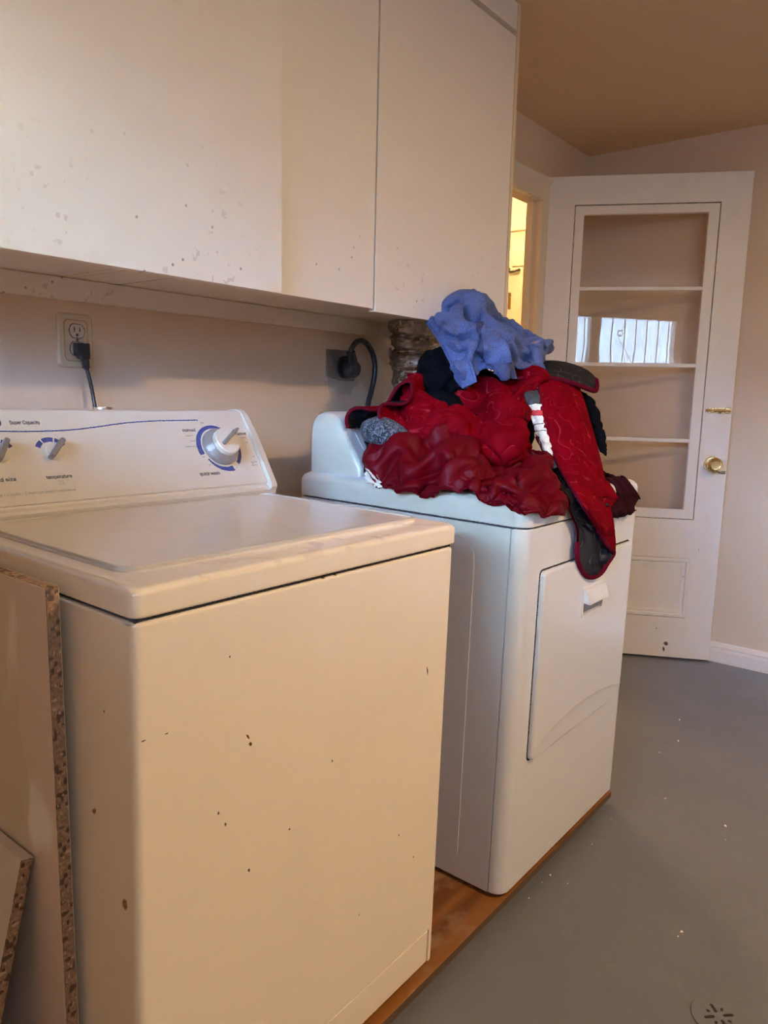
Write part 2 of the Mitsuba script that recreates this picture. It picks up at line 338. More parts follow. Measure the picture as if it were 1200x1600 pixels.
tag('door_1', 'open white half-glazed door with four glass panes and a brass knob', kind='structure')

# ------------------------------------------------------------------ ceiling lamp, hall lamp
dome = trimesh.creation.cylinder(.10, .004, sections=40)
dome.update_faces(dome.face_normals[:, 2] < -.9)            # the flat glowing face looks down
dome.apply_translation((LAMP[0], LAMP[1], LAMP[2]))
add('ceiling_lamp__diffuser', dome, 'white_trim', False, emitter={'type': 'area', 'radiance': rgb(LAMP_L)})
cn = lathe([(.0, -.0205), (.102, -.0205), (.102, -.028), (.106, -.028), (.112, -.020), (.115, 0), (0, 0)], 40); cn.apply_translation((LAMP[0], LAMP[1], CZ))
add('ceiling_lamp__canopy', cn, 'white_trim')
tag('ceiling_lamp', 'small round ceiling lamp in the laundry room', 'lamp')
add('hall_lamp__bulb', ball(HALL, .06, 3), 'white_trim', True, emitter={'type': 'area', 'radiance': rgb(HALL_L)})
add('hall_lamp__stem', cat(tube([(HALL[0], HALL[1], HALL[2]+.055), (HALL[0], HALL[1], 2.5)], .012, 12)), 'white_trim')
tag('hall_lamp', 'round lamp hanging in the hall', 'lamp')

# ------------------------------------------------------------------ wall cabinet
YC = .46
add('wall_cabinet__body', box(-.41, 1.664, YC+.024, YB-.001, 1.437, CZ-.001), 'cabinet_paint', False)
def cdoor(x0, x1, z0, z1, y0, y1): return add('wall_cabinet__door', rbox(x0, x1, y0, y1, z0, z1, .0015, 3), 'cabinet_paint')
cdoor(-.40, .663, 1.403, 2.262, YC-.034, YC-.014)
cdoor(.662, 1.0105, 1.4085, 2.262, YC+.002, YC+.022)
cdoor(1.0145, 1.6585, 1.402, 2.262, YC, YC+.020)
add('wall_cabinet__header_panel', rbox(-.40, 1.6585, YC, YC+.022, 2.278, CZ-.001, .0015, 3), 'cabinet_paint')
add('wall_cabinet__end_panel', box(1.660, 1.675, YC-.002, YB-.001, 1.425, CZ-.001), 'cabinet_edge', False)
add('wall_cabinet__mounting_rail', rbox(-.41, 1.664, YB-.021, YB-.001, 1.388, 1.436, .001, 3), 'cabinet_paint')
tag('wall_cabinet', 'white wall cabinet with scuffed flat doors above the washer and dryer', 'cabinet')

# ------------------------------------------------------------------ platform
add('plywood_platform__board', tm(rbox(-.006, 1.605, -.017, .80, .033, .052, .002, 3)), 'plywood', label='varnished brown board')
add('plywood_platform__front_edge', tm(box(-.006, 1.605, -.0178, -.0165, .0335, .0505)), 'plywood_edge', False)
rr = random.Random(4)
for x in (.01, .76, 1.50):
    add('plywood_platform__runner', tm(rbox(x, x+.09, -.004, .78, .004+.006*rr.random()+.0089*x, .0325, .002, 3)), 'plywood_edge')
tag('plywood_platform', 'varnished brown plywood platform under the washer and dryer', 'platform')

# ------------------------------------------------------------------ washing machine
WX = .686
wb = slab(rrect(0, WX, 0, .66, .012, 5), .064, .926, 0, .006)
add('washing_machine__body', tm(diff(wb, box(.02, .668, -.01, .007, .05, .1385))), 'washer_enamel', 25)
add('washing_machine__kick_panel', tm(rbox(.022, .664, .0006, .012, .066, .1352, .001)), 'washer_enamel')
add('washing_machine__gap', tm(box(.006, WX-.006, .006, .65, .92, .936)), 'dark_gap', False)
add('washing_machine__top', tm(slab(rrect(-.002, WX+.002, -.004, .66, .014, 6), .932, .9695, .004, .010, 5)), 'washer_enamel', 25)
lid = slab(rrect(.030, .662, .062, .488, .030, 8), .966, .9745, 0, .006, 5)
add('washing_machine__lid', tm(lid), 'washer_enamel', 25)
bead = rrect(.036, .656, .068, .482, .026, 8); bead = np.vstack([bead, bead[:1]])
add('washing_machine__lid__bead', tm(tube(np.c_[bead, np.full(len(bead), .9745)], .0026, 8)), 'washer_enamel', 50)
for x in (.05, .62):
    for y in (.05, .58):
        add('washing_machine__foot', tm(axes(cyl(.018, .0125, 20), (1, 0, 0), (0, 1, 0), (0, 0, 1), (x, y, .0525))), 'dark_gap')
# console: profile in (y, z), its sloping face from FA (bottom) to FB (top)
FA, FB = np.array([.503, 1.0]), np.array([.598, 1.148])
EV = np.array([0, *(FB-FA)])/np.linalg.norm(FB-FA); EN = np.array([0, -EV[2], EV[1]])
prof = [(.655, .971), (.655, 1.128), (.650, 1.142), (.638, 1.151), (.612, 1.153), (.602, 1.151), (.598, 1.148), (.503, 1.0), (.5015, .9965), (.5065, .993), (.506, .990), (.497, .986), (.494, .981), (.495, .975), (.498, .971)]
add('washing_machine__console', tm(extr_x(prof, 0, .677)), 'washer_plastic', 25, label='cream control panel with blue markings')
pc = [(.656, .971), (.656, 1.128), (.651, 1.1435), (.638, 1.154), (.610, 1.156), (.598, 1.152), (.588, 1.143), (.545, 1.086), (.508, 1.026), (.489, .996), (.487, .988), (.492, .980), (.492, .971)]
add('washing_machine__console__end_cap', tm(extr_x(pc, .6785, .694)), 'washer_plastic', 35)
add('washing_machine__console__end_cap', tm(extr_x(pc, -.017, -.0015)), 'washer_plastic', 35)
def fm(m): return tm(axes(m, (1, 0, 0), EV, EN, (0, FA[0], FA[1])))     # (x, v, out of the face)
def ink(poly, h=.0003): return extr(poly, h)
def text(s, x, v, hgt, bold=False, center=False, width=None):
    m = meshkit.text_mesh(s, hgt, .0003, bold)
    w = m.bounds[1][0]-m.bounds[0][0]
    if width: m.apply_scale((width/w, 1, 1)); w = width
    m.apply_translation((x-(w/2 if center else 0)-m.bounds[0][0], v, 0)); return m
K = 'washing_machine__console__'
def letter(s, x, v, h, m='ink', **k): return add(K+'lettering', fm(text(s, x, v, h, **k)), m, False)
letter('Super Capacity', .1435, .1505, .0072, width=.0545, bold=True)
add(K+'emblem', fm(ink(sg.Point(.119, .155).buffer(.0105).difference(sg.Point(.119, .155).buffer(.0085)))), 'ink', False)
letter('load size', .083, .0412, .0068, bold=True, width=.040)
letter('temperature', .1755, .0405, .0068, bold=True, width=.0475)
letter('wash', .195, .0335, .003, 'ink_grey'); letter('rinse', .196, .0285, .003, 'ink_grey')
letter('heavy duty • 6 cycles • 2 wash/spin speed combinations', .062, .0138, .0055, 'ink_grey', width=.160)
letter('normal', .5005, .1295, .0072, bold=True, width=.034)
letter('casual', .6405, .1185, .0066, bold=True, width=.031)
letter('quick wash', .5015, .0245, .0076, bold=True, width=.052)
for s, x, v in (('regular 10', .504, .118), ('heavy 14', .511, .105), ('super wash 18', .493, .0925), ('14 regular', .648, .110), ('rinse', .657, .097), ('spin', .663, .062), ('off', .654, .044), ('off', .5235, .0825),
                ('rinse', .5235, .0665), ('spin', .533, .047), ('off', .603, .0355), ('rinse', .554, .149), ('spin', .595, .144), ('off', .617, .128), ('soak time', .652, .0445+.003), ('spin only', .652, .0395)):
    letter(s, x, v, .0030, 'ink_grey')
cv = spline([(.03, .147), (.08, .1405), (.123, .1370), (.19, .1357), (.264, .1385), (.363, .1505), (.454, .156), (.550, .1571)], 60)
add(K+'swoosh', fm(ink(sg.LineString(cv).buffer(.0012, cap_style=2))), 'ink_blue', False)
def small_knob(cx, cv_, ang):
    for a0, a1 in ((152, 123), (117, 75), (69, 32)):
        add(K+'dial_mark', fm(ink(arc2(cx-.001, cv_-.002, .0235, .0325, a0, a1, 12))), 'ink_blue', False)
    k = cyl(.0165, .010, 32, .002); k.apply_translation((cx, cv_, 0))
    kk = add(K+'knob', fm(k), 'washer_plastic', 30)
    b = slab(rrect(-.0225, .0225, -.0048, .0048, .0035, 4), .006, .024, 0, .002)
    c, s = math.cos(ang), math.sin(ang)
    return add(K+'pointer', fm(axes(b, (c, s, 0), (-s, c, 0), (0, 0, 1), (cx, cv_, 0))), 'knob_grey', 30)
small_knob(.2045, .0925, math.radians(47)); small_knob(.109, .0925, math.radians(58))
DX, DV = .5805, .0885
add(K+'dial_mark', fm(ink(arc2(DX, DV, .0475, .0605, 196, 62, 40, .0475, .0535))), 'ink_blue', False)
add(K+'dial_mark', fm(ink(arc2(DX, DV, .0475, .0510, 212, 288, 30, .0475, .0600))), 'ink_blue', False)
add(K+'dial_mark', fm(ink(arc2(DX, DV, .0475, .0560, 34, -50, 30, .0475, .0560))), 'ink_blue', False)
ring = lathe([(0, 0), (.0435, 0), (.0435, .006), (.0425, .010), (.034, .020), (.0325, .022), (0, .022)], 48); ring.apply_translation((DX, DV, 0))
add(K+'dial_ring', fm(ring), 'knob_ring', 30, label='grey dial skirt')
capm = lathe([(0, .019), (.0315, .019), (.0310, .032), (.029, .0345), (0, .0355)], 40); capm.apply_translation((DX, DV, 0))
add(K+'dial', fm(capm), 'washer_plastic', 30, label='cream timer dial')
pb = hull(np.vstack([np.c_[rrect(-.030, .030, -.0052, .0052, .0045, 4), np.full(16, .034)], np.c_[rrect(-.028, .028, -.002, .002, .0015, 4), np.full(16, .047)]]))
c, s = math.cos(math.radians(33)), math.sin(math.radians(33))
add(K+'dial_pointer', fm(axes(pb, (c, s, 0), (-s, c, 0), (0, 0, 1), (DX+.006, DV+.007, 0))), 'knob_grey', 30)
tag('washing_machine', 'cream top-loading washing machine with rust-chipped front and a dial console', 'washing machine')

# ------------------------------------------------------------------ dryer
DXL, DXR, DF, DB = .9385, 1.618, -.018, .652
add('dryer__body', tm(slab(rrect(DXL, DXR, .0185, DB, .004, 3), .0625, .926, .001, 0)), 'dryer_enamel', 25)
fp = slab(rrect(DXL, DXR, DF, .0172, [.034, .034, .0005, .0005], 9), .0625, .9265, .004, .003)
add('dryer__front_panel', tm(fp), 'dryer_enamel', 25)
add('dryer__gap', tm(slab(rrect(DXL+.005, DXR-.005, DF+.006, DB-.005, [.03, .03, .003, .003], 6), .92, .932)), 'dark_gap', False)
top = slab(rrect(DXL-.001, DXR+.001, DF-.002, DB, [.036, .036, .006, .006], 9), .9305, .994, .003, .024, 7)
add('dryer__top', tm(top), 'dryer_enamel', 40)
sp = slab(rrect(.105, .60, .10, .892, [.03, .01, .01, .05], 8), 0, .0012, 0, .001)
add('dryer__side_panel', tm(axes(sp, (0, 1, 0), (0, 0, 1), (-1, 0, 0), (DXL, 0, 0))), 'dryer_enamel', 20)
d0 = (1.019, 1.560, .375, .825)
add('dryer__door__gap', tm(front(slab(rrect(d0[0]-.0035, d0[1]+.0035, d0[2]-.004, d0[3]+.004, .014, 6), 0, .0008, 0, 0), DF)), 'dark_gap', False)
dslab = front(slab(rrect(*d0, .012, 6), 0, .013, 0, .006, 5), DF)
el = trimesh.creation.icosphere(4, 1.0); el.apply_scale((.285, .0055, .062)); el.apply_translation((1.30, DF-.0135, .378))
hb = (1.236, 1.368, .673, .752)
hole = box(hb[0]+.004, hb[1]-.004, DF-.03, DF-.002, hb[2]+.004, hb[3]-.004)
add('dryer__door', tm(diff(dslab, el, hole)), 'dryer_enamel', 25)
bez = front(slab(rrect(*hb, .006, 5), .0125, .0155, 0, .0015), DF)
add('dryer__door__bezel', tm(diff(bez, box(hb[0]+.006, hb[1]-.006, DF-.03, DF+.002, hb[2]+.006, hb[3]-.006))), 'dryer_enamel', 25)
hp = [(DF-.006, .748), (DF-.016, .747), (DF-.021, .742), (DF-.026, .730), (DF-.031, .716), (DF-.0325, .709), (DF-.029, .708), (DF-.006, .712)]
add('dryer__door__handle_recess', tm(box(hb[0]+.005, hb[1]-.005, DF-.0035, DF-.0022, hb[2]+.005, hb[3]-.005)), 'recess', False)
add('dryer__door__handle', tm(extr_x(hp, hb[0]+.0065, hb[1]-.0065)), 'dryer_enamel', 40, label='white hooded pull handle')
# dryer console
cp = [(.640, .9935), (.640, 1.118), (.634, 1.136), (.620, 1.148), (.600, 1.153), (.575, 1.151), (.556, 1.143), (.540, 1.128), (.478, 1.040), (.464, 1.018), (.460, 1.005), (.463, .9935)]
cpts = []
for x, s in ((.957, .86), (.963, .95), (.972, 1.0), (1.585, 1.0), (1.594, .95), (1.600, .86)):
    q = np.array(cp); mid = np.array([.56, .9935]); q2 = mid+(q-mid)*s
    q2[:, 0] = np.where(q[:, 0] > .6, q[:, 0]-(1-s)*.05, q2[:, 0]); cpts.append(np.c_[np.full(len(q), x), q2])
add('dryer__console', tm(hull(np.vstack(cpts))), 'dryer_enamel', 40)
FE = np.array([0, .062, .088]); FE /= np.linalg.norm(FE); FNm = np.array([0, -FE[2], FE[1]])
face = slab(rrect(1.000, 1.557, .012, .095, .02, 6), 0, .0012, 0, .001)
add('dryer__console__face_panel', tm(axes(face, (1, 0, 0), FE, FNm, (0, .478, 1.040))), 'dryer_enamel', 25)
for x in (.98, 1.57):
    for y in (.03, .6):
        add('dryer__foot', tm(axes(cyl(.018, .0110, 20), (1, 0, 0), (0, 1, 0), (0, 0, 1), (x, y, .0522))), 'dark_gap')
tag('dryer', 'white front-loading tumble dryer with a rounded console under the clothes pile', 'dryer')

# ------------------------------------------------------------------ boards left of the washer
def chipped(x0, x1, y0, y1, z0, z1): return box(x0, x1, y0, y1, z0, z1)
add('chipboard_panel__core', box(-.029, -.0135, .124, .70, 0, .953), 'chipboard', False, label='raw chipboard edge')
add('chipboard_panel__face', box(-.0300, -.0291, .126, .70, 0, .9525), 'melamine', False, label='white face smeared with old paint')
add('chipboard_panel__face', box(-.0134, -.0126, .124, .70, 0, .953), 'melamine_clean', False)
tag('chipboard_panel', 'upright chipboard panel smeared with paint beside the washer', 'board')
def lean(m):
    a = math.atan2(.105, .56)
    m = m.copy(); v = np.asarray(m.vertices); c, s = math.cos(a), math.sin(a)
    m.vertices = np.c_[-.034+v[:, 0]*c-v[:, 2]*s-.105+.105, v[:, 1], v[:, 2]*c*1.0+v[:, 0]*s]; return m
b2 = box(-.017, 0, .186, .70, -.565, 0)
def lean2(m):
    a = math.radians(13.5); c, s = math.cos(a), math.sin(a); v = np.asarray(m.vertices); m = m.copy()
    m.vertices = np.c_[-.0330+v[:, 0]*c+v[:, 2]*s, v[:, 1]+v[:, 2]*(-.02), .566+v[:, 2]*c-v[:, 0]*s]; return m
add('leaning_board__core', lean2(box(-.016, -.0008, .186, .70, -.572, 0)), 'chipboard', False, label='raw chipboard edge')
add('leaning_board__face', lean2(box(-.0168, -.0161, .188, .70, -.572, 0)), 'melamine_clean', False)
add('leaning_board__top_edge', lean2(box(-.0168, 0, .186, .70, 0.0001, .0008)), 'melamine_clean', False)
tag('leaning_board', 'small white board with raw chipboard edge leaning at the lower left', 'board')

# ------------------------------------------------------------------ outlet, plug and cords
ow = lambda m: front(m, YB)
oo = rrect(.404, .490, 1.242, 1.363, .012, 6)
add('wall_outlet__plate', ow(slab(oo, 0, .007, 0, .006)), 'ivory', 35)
add('wall_outlet__inset', ow(slab(rrect(.418, .476, 1.256, 1.349, .010, 6), .0065, .0078, 0, .0008)), 'ivory_dark')
add('wall_outlet__inner_plate', ow(slab(rrect(.4205, .4735, 1.2585, 1.3465, .009, 6), .007, .0086, 0, .0008)), 'ivory')
for zc in (1.324, 1.2845):
    o = sg.Point(.4485, zc).buffer(.0175).intersection(sg.box(.42, zc-.0145, .48, zc+.0145))
    add('wall_outlet__rim', ow(axes(extr(o.buffer(.0016), .0092), (1, 0, 0), (0, 1, 0), (0, 0, 1))), 'ink', False)
    k = add('wall_outlet__receptacle', ow(extr(o, .0100)), 'outlet_white', False)
    for sl in (sg.box(.4405, zc-.002, .4432, zc+.0075), sg.box(.4535, zc-.002, .4562, zc+.0075), sg.Point(.4485, zc-.0085).buffer(.0031)):
        add('wall_outlet__receptacle__slot', ow(extr(sl, .0104)), 'ink', False)
add('wall_outlet__screw', ow(axes(cyl(.003, .0098, 16), (1, 0, 0), (0, 1, 0), (0, 0, 1), (.4485, 1.3042, 0))), 'ink')
tag('wall_outlet', 'ivory double wall outlet above the washer', 'outlet')
yp = YB-.0105
pl = hull(np.vstack([[(x, y, z) for x in (.437, .466) for y in (yp, yp-.020) for z in (1.272, 1.297)], [(x, y, z) for x in (.446, .464) for y in (yp-.004, yp-.024) for z in (1.262, 1.262)]]))
add('power_cord__plug', pl, 'black_plastic', 30)
add('power_cord__strain_relief', tube([(.455, yp-.014, 1.263), (.458, yp-.0145, 1.253), (.460, yp-.014, 1.240)], [.0085, .0075, .006], 12), 'black_plastic')
for z in (1.258, 1.252, 1.246):
    add('power_cord__ridge', tube([(.4575, yp-.0145, z), (.458, yp-.0145, z-.0025)], .0086, 12), 'black_plastic')
add('power_cord__cable', tube(spline([(.4605, yp-.014, 1.240), (.466, yp-.015, 1.215), (.471, yp-.016, 1.185), (.4735, yp-.02, 1.15), (.474, yp-.024, 1.09), (.470, yp-.03, .98)], 30), .0042, 10), 'black_plastic')
tag('power_cord', 'black power cord plugged into the outlet above the washer', 'power cord')
rg = lathe([(.019, 0), (.022, 0), (.022, .030), (.019, .030), (.019, 0)], 36)
add('hose_fitting__ring', axes(rg, (1, 0, 0), (0, 1, 0), (0, 0, 1), (.488, .835, 1.125)), 'chrome', 30)
add('hose_fitting__hose', tube(spline([(.488, .835, 1.128), (.49, .835, 1.0), (.49, .82, .7)], 12), .017, 16), 'knob_grey')
tag('hose_fitting', 'shiny metal ring of a water hose behind the washer console', 'hose')
add('dryer_outlet__plate', ow(slab(np.array([(1.284, 1.250), (1.345, 1.238), (1.416, 1.238), (1.416, 1.336), (1.284, 1.334)]), 0, .006, 0, .002)), 'dirty_steel')
add('dryer_outlet__screw', ow(axes(cyl(.007, .0085, 16, .002), (1, 0, 0), (0, 1, 0), (0, 0, 1), (1.300, 1.318, 0))), 'dirty_steel')
add('dryer_outlet__socket', ow(axes(cyl(.036, .014, 32, .003), (1, 0, 0), (0, 1, 0), (0, 0, 1), (1.365, 1.282, 0))), 'black_plastic')
rngp = np.random.default_rng(3)
ang = np.linspace(0, 2*math.pi, 26)[:-1]
pp = np.c_[1.352+.072*np.cos(ang)*(1+.12*rngp.normal(size=25)), 1.232+.036*np.sin(ang)*(1+.18*rngp.normal(size=25))]
add('dryer_outlet__plaster_patch', ow(extr(sg.Polygon(pp).buffer(0), .0025)), 'plaster', False, label='crumbling grey plaster patch')
tag('dryer_outlet', 'grimy metal dryer outlet on the wall over broken plaster', 'outlet')
yp2 = YB-.014
plg = axes(lathe([(0, 0), (.027, 0), (.029, .010), (.028, .030), (.022, .040), (0, .042)], 28), (1, 0, 0), (0, 0, 1), (0, -1, 0), (1.368, yp2, 1.276))
add('power_cord_001__plug', plg, 'black_plastic', 40)
add('power_cord_001__strain_relief', tube([(1.362, yp2-.028, 1.295), (1.352, yp2-.032, 1.315), (1.345, yp2-.036, 1.330)], [.017, .0155, .013], 14), 'black_plastic')
add('power_cord_001__cable', tube(spline([(1.346, yp2-.035, 1.327), (1.352, .815, 1.352), (1.376, .808, 1.365), (1.408, .803, 1.350), (1.434, .80, 1.310), (1.438, .80, 1.258), (1.424, .80, 1.210), (1.398, .795, 1.150), (1.38, .78, 1.05), (1.36, .74, .85)], 50), .0085, 12), 'black_plastic')
tag('power_cord_001', 'thick black dryer cord arching from the dryer outlet', 'power cord')
# foil vent duct
def duct_mesh():
    n, k = 90, 130
    zz = np.linspace(.80, 1.434, k); a = np.arange(n)*2*math.pi/n
    A, Z = np.meshgrid(a, zz)
    P = np.stack([np.cos(A)*1.6, np.sin(A)*1.6, Z*22], -1)
    Zt = Z+.012*np.cos(A+2.2)+.010*(meshkit.noise(P*.7, 2)-.5)          # the wraps run askew
    R = .068+0*Z
    for z0, h in ((1.225, .006), (1.292, .010), (1.338, -.012), (1.352, .013), (1.388, -.010), (1.398, .014)):
        R = R+h/(1+np.exp(-(Zt-z0)/.0016))
    R = R+.011*(meshkit.noise(P*1.1, 5)-.5)+.006*(np.abs(meshkit.noise(P*2.3, 6)-.5)*2-.4)+.005*(np.abs(meshkit.noise(P*5.1, 7)-.5)*2-.4)
    V = np.c_[(1.577+R*np.cos(A)).ravel(), (.742+R*np.sin(A)).ravel(), Z.ravel()]
    idx = np.arange(n*k).reshape(k, n); F = []
    nx = np.roll(idx, -1, 1)
    F = np.concatenate([np.stack([idx[:-1], nx[:-1], nx[1:]], -1).reshape(-1, 3), np.stack([idx[:-1], nx[1:], idx[1:]], -1).reshape(-1, 3)])
    return trimesh.Trimesh(V, F, process=False)
add('vent_duct__foil_hose', duct_mesh(), 'foil', 25)
cr = np.linspace(0, 2*math.pi, 40)
add('vent_duct__clamp', tube(np.c_[1.577+.079*np.cos(cr), .742+.079*np.sin(cr), 1.318+0*cr], .004, 8), 'dirty_steel')
add('vent_duct__clamp_loop', tube(np.c_[1.528+.016*np.cos(cr)-.03, .755+.008*np.cos(cr)+.03, 1.332+.017*np.sin(cr)], .0025, 8), 'dirty_steel')
tag('vent_duct', 'crumpled foil dryer vent duct between the cabinet and the clothes', 'duct')

# ------------------------------------------------------------------ floor drain and chips
dc = np.array([.972, -.486]); ex = np.array([.56, .83]); ey = np.array([-.83, .56])
cover = slab(np.c_[np.cos(np.linspace(0, 2*math.pi, 41)[:-1])*.052, np.sin(np.linspace(0, 2*math.pi, 41)[:-1])*.052], 0.0005, .003, 0, .0015)
slots = []
for a in (0, 90, 180, 270):
    t = math.radians(a+45); slots.append(sg.LineString([(.012*math.cos(t), .012*math.sin(t)), (.027*math.cos(t), .027*math.sin(t))]).buffer(.0032))
for a in (0, 90, 180, 270):
    t = math.radians(a); slots.append(sg.LineString([(.019*math.cos(t), .019*math.sin(t)), (.0215*math.cos(t), .0215*math.sin(t))]).buffer(.0026))
to = lambda m: axes(m, (1, 0, 0), (0, 1, 0), (0, 0, 1), (dc[0], dc[1], 0))
add('floor_drain__cover', to(cover), 'floor_paint', 30)
for q in slots: add('floor_drain__slot', to(extr(q, .0034)), 'dark_gap', False)
tag('floor_drain', 'small painted floor drain with a star of dark slots', 'drain')
rc = np.random.default_rng(12)
mat('chip', prin((.80, .76, .70), .7))
for i, (x, y, s) in enumerate(((2.35, .011, 6), (2.163, -.042, 6), (2.028, -.019, 5), (1.735, -.134, 4), (1.167, -.03, 4), (1.163, -.079, 2), (1.517, -.051, 3), (1.361, -.059, 3), (1.697, -.316, 6), (1.623, -.335, 3),
                               (1.175, -.354, 4), (1.15, -.353, 3), (1.125, .0-.028, 2.5), (1.05, -.03, 3))):
    pts = rc.normal(size=(12, 3))*[s*.0007, s*.0004, .0006]; h = hull(pts)
    h.apply_translation((x, y, -h.bounds[0][2]+.0002))
    add('paint_chip', h, 'chip', False, label='tiny white paint chip lying on the grey floor', cat='chip', group='white paint chips on the floor')

